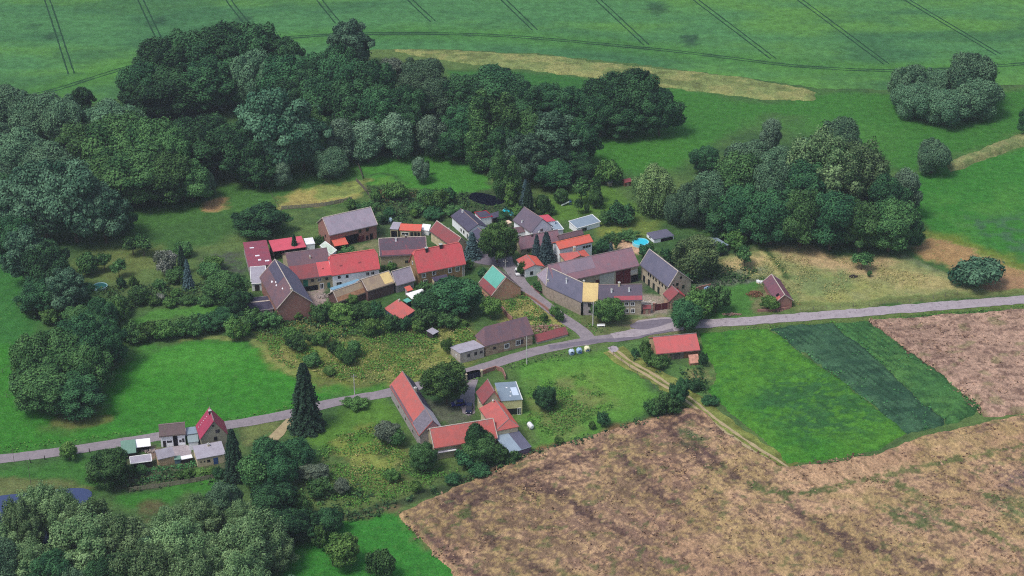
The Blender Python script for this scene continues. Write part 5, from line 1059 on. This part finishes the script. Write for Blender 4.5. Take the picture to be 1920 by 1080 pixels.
row('below the brown barn and stables', 'bushes below the stables', 'B 470 590 615 34,B 600 572 606 36,L 640 565 608 44,M 668 566 602 34,B 620 570 600 34,M 690 568 600 30,L 652 590 614 26,B 705 570 602 30,L 698 594 634 34,B 735 590 625 26,B 760 596 622 26,L 786 598 628 28,L 852 590 612 20,L 872 600 614 14,B 795 582 622 40,B 835 590 620 40,L 660 552 575 20')
row('in the rough yellow grass', 'bushes in the rough grass', 'B 628 640 668 22,M 665 635 672 26,M 655 655 688 24,L 618 684 706 22,B 640 650 680 20,B 560 630 660 36,B 545 615 640 30,M 585 660 690 30,L 838 632 664 22,B 600 625 650 30')
row('behind the black-roofed and orange-roofed houses', 'bushes north of the village', 'B 742 345 378 44,P 790 300 346 34,M 800 350 388 32,B 820 360 400 40,B 780 382 402 30,B 850 386 405 34,B 730 392 408 22,L 776 390 410 16,B 690 382 403 34,B 812 392 414 36,B 720 404 422 20,B 705 356 380 20,K 800 300 330 12,B 660 375 395 24,B 840 355 385 30')
row('round the little brick house garden', 'garden bushes by the brown-brick house', 'B 600 444 460 18,B 655 468 488 36,B 640 474 492 20,B 735 493 508 16,B 720 498 510 14,B 795 530 552 24,B 880 490 506 16,B 905 505 522 18')
row('beside the pools and summer house', 'shrubs by the pools', 'D 943 396 418 26,B 1210 462 485 30,Y 1155 444 468 8,B 1130 452 474 30,B 1110 462 478 20,N 1145 455 476 14,B 1150 440 455 30,B 1180 436 452 34,Y 1222 452 475 8,B 1250 470 500 30,B 1290 500 530 40,B 1240 480 505 24,B 1350 455 480 20,B 1378 440 470 40,B 1345 425 450 40')
row('on the lawn by the blue slide', 'small trees on the lawn', 'K 1084 370 402 20,B 1028 388 406 26,M 1100 380 400 10')
row('round the field barn', 'bushes round the field barn', 'B 1210 640 668 20,B 1235 668 692 36,B 1215 655 685 20,B 1318 664 688 18,B 1280 712 730 26,B 1305 715 735 30,B 1330 745 760 30,B 1190 655 670 14')
row('along the wheat field boundary', 'boundary shrubs', 'B 900 872 895 40,B 960 846 868 30,B 1225 750 780 30,L 1048 818 836 18,B 1130 775 802 26,B 850 890 908 30,B 1110 790 806 14')
row('beside the ruined cottage', None, 'L 1443 552 584 34'); row('in the street beside the stable wing', 'bushes by the village street', 'B 1012 528 548 20,B 932 548 562 12,B 965 536 552 16,L 1020 585 605 14,B 1050 585 605 16,B 1040 575 595 18')
row('at the foot of the roadside sheds', 'bushes at the vegetable rows', 'B 240 875 895 24,M 265 870 892 22,B 350 880 900 30,L 375 876 896 26,L 395 874 894 24,B 410 878 898 24')
row('on the road verge by the spruce', None, 'B 668 748 768 40'); row('in the eastern corner of the great meadow', None, 'B 1630 508 520 8')
row('on the long meadow boundary', 'shrubs of the great meadow', 'B 70 560 590 50,B 100 580 610 40')

# ---------------------------------------------------------------- fences, poles, vehicles, small things
def fence(name, label, pts, step, ph=1.2, kind='wire', cat='fence', pm=None, group=None):
    P = catmull(wp(pts), 1.0); c = P[len(P) // 2]; root = empty(name, (c.x, c.y, 0)); tag(root, label, cat, group); acc = 0; last = None; me = None; prev = P[0]; stops = []
    for p in P:
        acc += (p - prev).length; prev = p
        if last is None or acc >= step: acc = 0; last = p; stops.append(p - c)
    m = MB(); m.tube((0, 0, -.3), (0, 0, ph), .07, .06, 6)
    for i, s in enumerate(stops[:100]):
        if me is None: o = m.build('post', pm or M_TIMBER, root); me = o.data
        else: o = bpy.data.objects.new('post', me); C.objects.link(o); o.parent = root
        o.location = s
    m = MB()
    for a, b in zip(stops, stops[1:]):
        if kind == 'wire':
            for z in (.45, .95): m.tube((a.x, a.y, z), (b.x, b.y, z), .018, .018, 4)
        elif kind == 'plank':
            d = (b - a); L = d.length; rz = math.atan2(d.y, d.x)
            for k in range(int(L / .22)): hh = ph * random.uniform(.88, 1.0); m.box(k * .22 + .01, k * .22 + .2, -.02, .02, .05, hh, rz, (a.x, a.y, 0))
            m.box(0, L, .02, .07, .35, .45, rz, (a.x, a.y, 0)); m.box(0, L, .02, .07, ph * .72, ph * .72 + .1, rz, (a.x, a.y, 0))
        elif kind == 'wall':
            d = (b - a); L = d.length; m.box(-.02, L + .02, -.15, .15, -.3, ph + random.uniform(-.12, .05), math.atan2(d.y, d.x), (a.x, a.y, 0))
    m.build({'wire': 'wire', 'plank': 'boards', 'wall': 'wall'}[kind], W_BRICK if kind == 'wall' else pm or M_TIMBER, root)
    return root
M_OLDWOOD = plain('weathered_wood', sr(156, 146, 128), var=.4)
fence('wire_fence', 'stake and wire fence between the eastern road and dry grass', [(1500, 583), (1600, 575), (1700, 567), (1800, 552)], 4, 1.3)
fence('garden_fence', 'brown board fence below the vegetable rows', [(243, 922), (300, 914), (360, 905), (420, 893)], 2, 1.4, 'plank', pm=M_OLDWOOD)
fence('garden_fence', 'weathered board fence in front of the mown garden plot', [(528, 393), (570, 390), (610, 386), (660, 376)], 2, 1.5, 'plank', pm=M_OLDWOOD)
fence('board_fence', 'dark board fence on the left side of the enclosed meadow', [(668, 302), (676, 322), (681, 338)], 2.5, 1.4, 'plank')
fence('board_fence', 'dark board fence right of the mown garden plot', [(668, 340), (685, 358), (697, 376)], 2.5, 1.4, 'plank')
fence('wire_fence', 'wire fence along the paddock south of the road', [(915, 700), (960, 690), (1020, 675), (1080, 665), (1145, 655)], 3.5, 1.2)
fence('wire_fence', 'wire fence between paddock and farm track', [(1150, 665), (1180, 690), (1215, 718), (1250, 748)], 3.5, 1.2)
fence('wire_fence', 'wire fence on the far left meadow, upper one', [(-20, 712), (0, 702), (20, 688), (42, 678)], 4, 1.3)
fence('wire_fence', 'wire fence on the far left meadow, lower one', [(-20, 748), (0, 747), (45, 742)], 4, 1.3)
fence('wire_fence', 'fence bordering the wheat below the southern farm', [(870, 905), (1000, 852), (1150, 812), (1290, 770)], 5, 1.1)
fence('wire_fence', 'fence left of the grassy back garden', [(505, 360), (520, 385), (532, 405)], 4, 1.2)
fence('brick_wall', 'old brick wall from the teal-roofed house towards the cottage', [(910, 560), (935, 575), (952, 596), (965, 606)], 3, 1.5, 'wall', cat='wall')
fence('brick_wall', 'overgrown brick wall along the village street', [(968, 545), (1000, 562), (1030, 585), (1052, 605)], 3, .9, 'wall', cat='wall')
fence('brick_wall', 'low broken wall in front of the ruined cottage', [(1420, 584), (1450, 583), (1486, 578)], 3, .8, 'wall', cat='wall')
fence('brick_wall', 'brick wall east of the stone granary', [(1296, 548), (1320, 541), (1345, 536)], 3, 1.2, 'wall', cat='wall')
fence('brick_wall', 'yard wall right of the dark driveway gates', [(905, 702), (930, 693), (942, 697), (948, 712)], 2, 1.3, 'wall', cat='wall')
def thing(name, label, cat, px_, py_, rz=0, group=None): p = at(px_, py_); o = empty(name, (p[0], p[1], 0), rz); tag(o, label, cat, group); return o
def pole(px_, pb, pt, label, r=.16, mt=None, arm=True):
    root = thing('utility_pole', label, 'pole', px_, pb); h = (pb - pt) / pxm(pb)[1]
    m = MB(); m.tube((0, 0, -.3), (0, 0, h), r, r * .62, 8); m.build('mast', mt or M_CONC, root)
    if arm:
        m = MB(); m.box(-.7, .7, -.05, .05, h - .6, h - .48); m.build('crossarm', M_TIMBER, root); m = MB()
        for x in (-.6, 0, .6): m.tube((x, 0, h - .48 if x else h), (x, 0, h - .25 if x else h + .25), .06, .04, 6)
        m.build('insulators', M_FRAME, root)
    return root
pole(1111.5, 611, 566, 'tall pale concrete pole in front of the yellow roof', .2)
pole(987.5, 684, 631, 'concrete pole south of the stone cottage', .17); pole(665, 740, 702, 'pale pole beside the road left of the southern barn', .15)
pole(947.5, 518, 488, 'short pale pole beside the parked white car', .14)
pole(58, 908, 862, 'thin dark pole above the lower left pond', .07, M_TIMBER, False); pole(27, 868, 836, 'thin pole at the far left road edge', .07, M_TIMBER, False)
for i, (x, y, lb) in enumerate(((57, 868, 'leftmost'), (84, 862, 'second'), (113, 857, 'third'), (168, 848, 'rightmost'))):
    r_ = thing('verge_stake', f'{lb} dark stake on the verge of the left road', 'post', x, y, 0, 'stakes along the left road')
    m = MB(); m.tube((0, 0, -.2), (0, 0, 1.3), .13, .11, 7); m.build('stake', W_DARK, r_); m = MB(); m.tube((0, 0, 1.3), (0, 0, 1.42), .15, .05, 7); m.build('cap', M_TIMBER, r_)
def car(label, x, y, rz, col, group=None, van=False):
    root = thing('parked_car', label, 'car', x, y, rz, group); L, Wc, h1, h2 = 4.2, 1.75, .85, 1.48 if not van else 1.9
    m = MB(); prof = [(-2.1, .35), (-2.08, .75), (-1.2, .9), (1.95, .92), (2.1, .7), (2.1, .35)]
    for s in (-1, 1):
        pts = [(x_, s * Wc / 2, z_) for x_, z_ in prof]; m.quad(*(pts if s < 0 else pts[::-1]))
    for (xa, za), (xb, zb) in zip(prof, prof[1:] + prof[:1]): m.quad((xa, Wc / 2, za), (xb, Wc / 2, zb), (xb, -Wc / 2, zb), (xa, -Wc / 2, za))
    m.build('body', col, root)
    m = MB(); cp_ = [(-1.15, .9), (-.5, h2 - .05), (1.3, h2 - .02), (1.85, .92)]; wt = Wc / 2 - .14
    for s in (-1, 1):
        pts = [(cp_[0][0], s * (wt + .1), .9), (cp_[1][0], s * wt, cp_[1][1]), (cp_[2][0], s * wt, cp_[2][1]), (cp_[3][0], s * (wt + .1), .92)]; m.quad(*(pts if s > 0 else pts[::-1]))
    for (xa, za), (xb, zb) in zip(cp_, cp_[1:]): m.quad((xa, -wt - (.1 if za < 1 else 0), za), (xb, -wt - (.1 if zb < 1 else 0), zb), (xb, wt + (.1 if zb < 1 else 0), zb), (xa, wt + (.1 if za < 1 else 0), za))
    m.build('windows', M_PANE, root); m = MB(); m.box(-.45, 1.25, -wt + .02, wt - .02, h2 - .03, h2 + .03); m.build('car_roof', col, root)
    wm = None
    for sx in (-1.3, 1.3):
        for sy in (-1, 1):
            if wm is None: m = MB(); m.tube((0, -.12, 0), (0, .12, 0), .34, .34, 12); o = m.build('wheel', W_DARK, root); wm = o.data
            else: o = bpy.data.objects.new('wheel', wm); C.objects.link(o); o.parent = root
            o.location = (sx, sy * (Wc / 2 - .08), .34)
    m = MB()
    for sy in (-.6, .6): m.box(-2.14, -2.08, sy - .16, sy + .16, .58, .72)
    m.build('headlights', M_FRAME, root)
M_CARW = plain('car_white', sr(230, 230, 234), var=.03, rough=.3, spec=.5); M_CARN = plain('car_navy', sr(30, 36, 66), var=.05, rough=.3, spec=.5)
car('white hatchback parked beside the small red-roofed cottage', 970.5, 513, math.radians(98), M_CARW)
car('dark blue car in the driveway of the southern farm', 880, 770, math.radians(84), M_CARN, van=True)
car('blue car under the big tree of the southern farm', 860, 760, math.radians(12), plain('car_blue', sr(40, 48, 128), var=.05, rough=.3))
def bin_(x, y, mt, label):
    root = thing('recycling_container', label, 'recycling container', x, y, math.radians(12), 'recycling containers by the road junction'); bm = MB()
    k = 10; prof = [(.78, 0), (.86, .25), (.84, 1.15), (.62, 1.5), (.25, 1.68)]
    for j, (r, z) in enumerate(prof):
        for i in range(k):
            a = 2 * math.pi * (i + .5) / k; c_, s_ = math.cos(a), math.sin(a); p = .75; bm.v.append((math.copysign(abs(c_) ** p, c_) * r, math.copysign(abs(s_) ** p, s_) * r, z))
    for j in range(len(prof) - 1):
        for i in range(k): bm.f.append((j * k + i, j * k + (i + 1) % k, (j + 1) * k + (i + 1) % k, (j + 1) * k + i))
    bm.f.append(tuple((len(prof) - 1) * k + i for i in range(k))); bm.build('shell', mt, root)
    m = MB(); m.box(-.3, .3, -.9, -.8, 1.0, 1.25); m.build('slot', M_HOLE, root); m = MB(); m.box(-.5, .5, -.88, -.84, .35, .75); m.build('sticker', M_BLUEP, root)
    m = MB(); m.tube((-.1, 0, 1.66), (.1, 0, 1.9), .05, .05, 5); m.build('lifting_eye', M_TIMBER, root)
bin_(1071.5, 664, plain('bin_pale_blue', sr(190, 206, 226), var=.12), 'leftmost pale blue recycling container at the junction'); bin_(1086, 661.5, plain('bin_blue', sr(158, 184, 214), var=.15), 'middle blue recycling container at the junction'); bin_(1100.5, 658, plain('bin_cream', sr(234, 230, 190), var=.08), 'cream recycling container, rightmost at the junction')
def round_pool(label, x, y, r, h, cw, cr, name='swimming_pool', cat='pool'):
    root = thing(name, label, cat, x, y); k = 28; m = MB()
    for i in range(k):
        a, b = 2 * math.pi * i / k, 2 * math.pi * (i + 1) / k
        A, B = (math.cos(a), math.sin(a)), (math.cos(b), math.sin(b)); ri = r - .18
        m.quad((A[0] * r, A[1] * r, 0), (B[0] * r, B[1] * r, 0), (B[0] * r, B[1] * r, h), (A[0] * r, A[1] * r, h)); m.quad((A[0] * r, A[1] * r, h), (B[0] * r, B[1] * r, h), (B[0] * ri, B[1] * ri, h), (A[0] * ri, A[1] * ri, h))
        m.quad((A[0] * ri, A[1] * ri, h), (B[0] * ri, B[1] * ri, h), (B[0] * ri, B[1] * ri, h - .3), (A[0] * ri, A[1] * ri, h - .3))
    m.build('pool_wall', cr, root); m = MB(); m.quad(*[(math.cos(2 * math.pi * i / k) * (r - .17), math.sin(2 * math.pi * i / k) * (r - .17), h - .2) for i in range(k)])
    wm, nt, b = mat('pool_water', .1, .5); b.inputs['Base Color'].default_value = cw; m.build('water', wm, root)
    m = MB(); m.tube((r * .7, -r * .75, 0), (r * .7, -r * .75, h + .5), .04, .04, 5); m.tube((r * .7 + .4, -r * .7, 0), (r * .7 + .4, -r * .7, h + .5), .04, .04, 5); m.tube((r * .7, -r * .75, h * .6), (r * .7 + .4, -r * .7, h * .6), .03, .03, 5); m.build('ladder', M_FRAME, root)
round_pool('round turquoise pool behind the granary', 1201, 458, 2.7, 1.0, sr(60, 196, 220), plain('pool_rim', sr(140, 212, 226), var=.05))
round_pool('turquoise pool half hidden by a dark shrub near the slate-roofed house', 957, 398, 2.7, .5, sr(40, 200, 226), plain('pool_rim2', sr(120, 220, 232), var=.05))
round_pool('round covered pool with pale rim on the left garden lawn', 188, 540, 2.3, .8, sr(40, 92, 92), plain('pool_rim3', sr(150, 190, 200), var=.2))
def tank(label, x, y, rz, L, r, mt, name='water_tank', cat='tank'):
    root = thing(name, label, cat, x, y, rz); m = MB(); m.tube((-L / 2, 0, r + .25), (L / 2, 0, r + .25), r, r, 12); m.tube((-L / 2 - r * .4, 0, r + .25), (-L / 2, 0, r + .25), r * .6, r, 12); m.tube((L / 2, 0, r + .25), (L / 2 + r * .4, 0, r + .25), r, r * .6, 12)
    m.build('vessel', mt, root); m = MB()
    for s in (-1, 1): m.box(s * L * .3 - .1, s * L * .3 + .1, -r * .8, r * .8, -.1, .45)
    m.build('cradle', M_CONC, root)
tank('white gas tank lying on the grass beside the southern farm', 994.5, 803, math.radians(115), 1.7, .7, M_CARW)
tank('pale blue water tank behind the grey-roofed hay barn', 731.5, 418, math.radians(80), 1.2, .75, plain('tank_blue', sr(176, 198, 214), var=.15))
r_ = thing('playground_slide', 'blue slide on the lawn behind the garage', 'slide', 1069, 384, math.radians(20)); m = MB(); m.box(-.3, .3, -.3, .3, 1.1, 1.3)
for a in (-.3, .3):
    for b in (-.3, .3): m.tube((a, b, 0), (a, b, 1.9), .05, .05, 5)
m.build('tower', M_BLUEP, r_); m = MB(); m.quad((-.3, -.25, 1.2), (-.3, .25, 1.2), (-3.2, .25, .25), (-3.2, -.25, .25)); m.quad((-.3, -.25, 1.4), (-3.2, -.25, .45), (-3.2, -.27, .22), (-.3, -.27, 1.2)); m.quad((-.3, .25, 1.4), (-.3, .27, 1.2), (-3.2, .27, .22), (-3.2, .25, .45)); m.build('chute', plain('slide_pale', sr(206, 216, 210), var=.05), r_)
r_ = thing('parasol', 'white parasol on the lawn behind the slate-roofed house', 'parasol', 1023.5, 385); m = MB(); m.tube((0, 0, 0), (0, 0, 2.4), .04, .04, 5); m.build('pole', M_TIMBER, r_)
m = MB(); k = 8
for i in range(k): a, b = 2 * math.pi * i / k, 2 * math.pi * (i + 1) / k; m.quad((0, 0, 2.7), (math.cos(a) * 1.3, math.sin(a) * 1.3, 2.1), (math.cos(b) * 1.3, math.sin(b) * 1.3, 2.1))
m.build('canopy', M_FRAME, r_)
def hut(label, x, y, rz, w, d_, h, rm, wm_):
    root = thing('garden_hut', label, 'hut', x, y, rz); m = MB(); m.box(-w / 2, w / 2, -d_ / 2, d_ / 2, -.2, h); m.build('wall', wm_, root)
    m = MB(); m.slab([[(-w / 2 - .2, -d_ / 2 - .2, h - .05), (w / 2 + .2, -d_ / 2 - .2, h - .05), (w / 2 + .2, 0, h + .8), (-w / 2 - .2, 0, h + .8)], [(w / 2 + .2, d_ / 2 + .2, h - .05), (-w / 2 - .2, d_ / 2 + .2, h - .05), (-w / 2 - .2, 0, h + .8), (w / 2 + .2, 0, h + .8)]], .1); m.build('roof', rm, root)
    m = MB(); m.box(-.4, .4, -d_ / 2 - .05, -d_ / 2, 0, min(h, 1.9)); m.build('door', M_OLDWOOD, root)
hut('small brown hut beside the weeping tree at the meadow edge', 1175, 347, .4, 2.4, 2, 1.7, R_MTILE, W_WOOD); hut('tiny pale hut at the meadow edge', 1143, 347, .2, 1.4, 1.3, 1.2, R_ASB, W_CREAM)
hut('small wood shed with red roof in the farmyard gateway', 1212, 586, .1, 2.2, 1.6, 1.9, R_MTILE, W_BRICK)
# gates
def gate(name, label, p0, p1, h, mt, pm, cat='gate', pw=.5):
    A, B = Vector(at(*p0)), Vector(at(*p1)); c = (A + B) / 2; d_ = B - A; L = d_.length; root = empty(name, (c.x, c.y, 0), math.atan2(d_.y, d_.x)); tag(root, label, cat)
    for s in (-1, 1): m = MB(); m.box(s * L / 2 - pw / 2, s * L / 2 + pw / 2, -pw / 2, pw / 2, -.3, h + .35); m.box(s * L / 2 - pw / 2 - .08, s * L / 2 + pw / 2 + .08, -pw / 2 - .08, pw / 2 + .08, h + .35, h + .5); m.build('pillar', pm, root)
    for s in (-1, 1): m = MB(); m.box(min(s * .04, s * (L / 2 - pw / 2 - .03)), max(s * .04, s * (L / 2 - pw / 2 - .03)), -.05, .05, .1, h); m.build('gate_leaf', mt, root)
gate('yard_gate', 'dark double gate with cream pillars at the southern farm drive', (874, 714), (903, 706), 1.7, M_BLUEP if False else plain('gate_navy', sr(36, 34, 60), var=.2), W_CREAM)
gate('yard_gate', 'maroon double gate between farmhouse and gatehouse', (1226, 583), (1253, 579), 2.2, M_BROWNP, W_BRICK)
r_ = thing('bench', 'white bench beside the round green tree at the junction', 'bench', 1127, 613, .05); m = MB(); m.box(-1.2, 1.2, -.25, .2, .42, .5); m.build('seat', M_FRAME, r_); m = MB(); m.box(-1.2, 1.2, .2, .27, .5, .95); m.build('backrest', M_FRAME, r_)
for s in (-1, 1): m = MB(); m.box(s * 1 - .08, s * 1 + .08, -.2, .2, -.1, .42); m.build('leg', M_CONC, r_)
# heaps and loose rubble: small broken blocks
def heap(name, label, x, y, rx, ry, n, mt, s=(.2, .5), h=.8, cat='heap'):
    p = at(x, y); m = MB(); rs = random.Random(int(x))
    for i in range(n):
        a = rs.uniform(0, 6.28); q = rs.random() ** .7; X0, Y0 = math.cos(a) * rx * q, math.sin(a) * ry * q; w = rs.uniform(*s); z = h * (1 - q) * rs.random()
        m.box(-w / 2, w / 2, -w * .35, w * .35, -w * .4, w * .4, rs.uniform(0, 3), (X0, Y0, z + w * .3))
    o = m.build(name, mt, None); o.location = (p[0], p[1], 0); tag(o, label, cat)
M_RUB = stonem('rubble', sr(150, 106, 92), sr(176, 156, 140), sr(120, 90, 80), 2.5)
heap('rubble_heap', 'heap of broken bricks and timber behind the red-capped wall', 1022, 616, 5, 3, 240, M_RUB); heap('brick_pile', 'low pile of bricks beside the eastern road', 1372, 590, 3, .8, 120, M_RUB, (.15, .35), .6)
heap('debris_heap', 'debris heap at the foot of the ruined cottage', 1452, 580, 3.5, 1.6, 160, W_BRICK, (.2, .5)); heap('log_pile', 'small dark log pile on the dry mown ground', 1600, 519, 1.3, .7, 50, W_DARK, (.2, .5), .5)
heap('junk_heap', 'junk heap left of the ruined cottage', 1415, 552, 2.6, 2.2, 120, W_WOOD); heap('woodpile', 'pile of planks in the farmyard of the granary', 1214, 570, 2.5, 1.5, 110, plain('pale_planks', sr(196, 186, 172), var=.3), (.3, .8), .3)
heap('junk_heap', 'scrap and rubble in the brown farmhouse yard', 605, 556, 2.5, 1.5, 60, plain('scrap', sr(170, 156, 150), var=.4), (.2, .6), .3); heap('junk_heap', 'clutter in the shade of the roadside sheds', 282, 846, 2.5, 1, 70, plain('scrap', sr(150, 120, 100), var=.4), (.2, .5), .5)
heap('junk_heap', 'clutter left of the field barn', 1207, 653, 1.5, 1.2, 40, plain('scrap2', sr(170, 170, 170), var=.4), (.2, .5), .5)
heap('tarpaulin_heap', 'white tarpaulin bundle at the ruined cottage', 1423, 530, .8, .6, 14, M_FRAME, (.5, .9), .4); heap('blue_boat', 'pale blue tarpaulin bundle beside the brick wall', 1325, 540, 1.3, .7, 20, plain('tarp_blue', sr(150, 180, 214), var=.2), (.4, .9), .2, 'tarpaulin')

# ---------------------------------------------------------------- weeds, tall grass and crops nobody could count
def tuftm(name, a, b2): 
    m, nt, b = mat(name, .85, .1); at_ = N(nt, 'Attribute', attribute_name='v'); nt.links.new(mixc(nt, at_.outputs['Fac'], a, b2), b.inputs['Base Color']); return m
def weeds(name, label, polys, dens, size, hgt, mt, seed, clump=(.2, .45)):
    rs = np.random.RandomState(seed); PP = []
    for poly in polys:
        P = np.array(wp(poly)); pond = wp([(876, 360), (905, 358), (948, 370), (948, 382), (920, 390), (880, 382)]); x0, y0 = P.min(0); x1, y1 = P.max(0); n = int((x1 - x0) * (y1 - y0) * dens); x = rs.uniform(x0, x1, n); y = rs.uniform(y0, y1, n)
        k = (sdf(x, y, P) + (fbm(x * .4, y * .4, seed) - .5) * 5 < 0) & (fbm(x * clump[0], y * clump[0], seed + 5, 4) > clump[1])
        for rp, rw in ROADS: k &= ldist(x, y, rp) > rw / 2 + .35
        k &= sdf(x, y, pond) > 0
        PP.append(np.stack([x[k], y[k], rs.uniform(.1, 1, k.sum()) * hgt * (.3 + fbm(x[k] * .3, y[k] * .3, seed + 9))], 1))
    P = np.concatenate(PP); Nn = rs.randn(len(P), 3) * .7 + np.array([0, 0, .8]); Nn /= np.linalg.norm(Nn, axis=1)[:, None]
    V, F, v = leaves(P, Nn, size, rs.uniform(0, 1, len(P)), rs); o = mk(name, V, F, mt, attrs={'v': v}); tag(o, label, None, None, 'stuff'); return o
TG = tuftm('weed_green', sr(60, 112, 46), sr(104, 146, 66)); TY = tuftm('weed_straw', sr(120, 126, 74), sr(172, 162, 108)); TD = tuftm('weed_dark', sr(30, 58, 40), sr(82, 114, 66)); TS = tuftm('straw_tuft', sr(84, 62, 54), sr(176, 146, 120)); TC = tuftm('crop_leaf', sr(40, 92, 56), sr(86, 144, 84))
ROUGH = [[(470, 612), (600, 596), (860, 600), (900, 640), (850, 690), (740, 722), (640, 716), (560, 700), (500, 660)], [(930, 560), (990, 548), (1050, 592), (1062, 612), (1000, 628), (950, 600)]]
weeds('tall_weeds', 'green weeds in the rough ground between village and road', ROUGH + [[(600, 830), (700, 800), (780, 870), (870, 880), (760, 930), (620, 970), (560, 900)], [(990, 730), (1090, 700), (1150, 760), (1040, 830), (985, 800)]], 8, .38, 1.2, TG, 1)
weeds('dry_grass', 'straw-coloured tall grass in the rough ground', ROUGH + [[(610, 830), (700, 800), (760, 850), (760, 905), (680, 940), (600, 900)], [(1340, 486), (1560, 480), (1790, 530), (1500, 575)]], 3.5, .36, .8, TY, 2, (.15, .5))
weeds('dark_weeds', 'dark nettles and brambles round gardens and hedges', [[(470, 600), (560, 596), (700, 600), (760, 625), (600, 640), (480, 625)], [(690, 350), (800, 362), (920, 362), (990, 388), (980, 405), (860, 400), (780, 420), (700, 425)], [(640, 968), (760, 936), (860, 902), (1000, 850), (1290, 766), (1290, 774), (1000, 860), (860, 912), (740, 955), (650, 985)],
      [(180, 540), (430, 530), (430, 562), (300, 575), (180, 590)], [(560, 940), (640, 900), (700, 930), (640, 975), (570, 985)], [(870, 880), (900, 850), (960, 870), (900, 905)], [(1180, 670), (1230, 690), (1320, 690), (1330, 740), (1290, 730), (1240, 705)], [(1300, 500), (1420, 505), (1400, 530), (1300, 540)], [(200, 885), (430, 885), (430, 900), (240, 925)], [(20, 560), (110, 590), (120, 640), (60, 600)]], 5, .6, 1.5, TD, 3, (.3, .42))
weeds('vegetable_rows', 'green vegetable rows behind the roadside sheds', [[(262, 878), (330, 872), (400, 862), (402, 868), (330, 882), (262, 890)], [(265, 896), (340, 888), (400, 878), (402, 886), (340, 898), (268, 908)]], 9, .45, .6, TC, 4, (.3, .2))
weeds('wheat_ears', 'ruffled tops of the lodged wheat', [[(745, 965), (1000, 850), (1290, 768), (1395, 838), (1468, 878), (1645, 854), (1920, 780), (1990, 770), (1990, 1110), (860, 1110), (850, 1078)], [(1628, 603), (1850, 587), (1960, 579), (1960, 765), (1842, 780)]], 2.2, .6, 1.0, TS, 5, (.12, .4))
weeds('grass_tufts', 'coarse green tufts on the road verges and field edges', [[(1310, 622), (1620, 600), (1920, 572), (1920, 580), (1620, 606), (1320, 632)], [(640, 745), (880, 690), (1080, 652), (1090, 668), (900, 705), (880, 720), (760, 745)], [(1000, 545), (1080, 600), (1140, 615), (1120, 628), (1060, 615), (1005, 565)], [(0, 835), (250, 812), (430, 785), (640, 740), (650, 745), (430, 795), (200, 822), (0, 850)]], 2.5, .45, .5, TG, 6, (.3, .35))
weeds('crop_leaves', 'leafy heads over the dark green crop strip', [[(1445, 618), (1556, 610), (1770, 795), (1702, 810)], [(1566, 609), (1624, 604), (1834, 763), (1778, 794)]], 2.5, .5, .75, TC, 7, (.2, .38))

# ---------------------------------------------------------------- the air
hz = MB(); hz.box(-420, 420, -40, 1250, -40, 275)
hm = bpy.data.materials.new('haze'); hm.use_nodes = True; nt = hm.node_tree; nt.nodes.clear()
pv = nt.nodes.new('ShaderNodeVolumePrincipled'); pv.inputs['Color'].default_value = (.80, .88, 1, 1); pv.inputs['Density'].default_value = .00010; pv.inputs['Anisotropy'].default_value = .2
ou = nt.nodes.new('ShaderNodeOutputMaterial'); nt.links.new(pv.outputs[0], ou.inputs['Volume'])
tag(hz.build('haze', hm), kind='stuff')
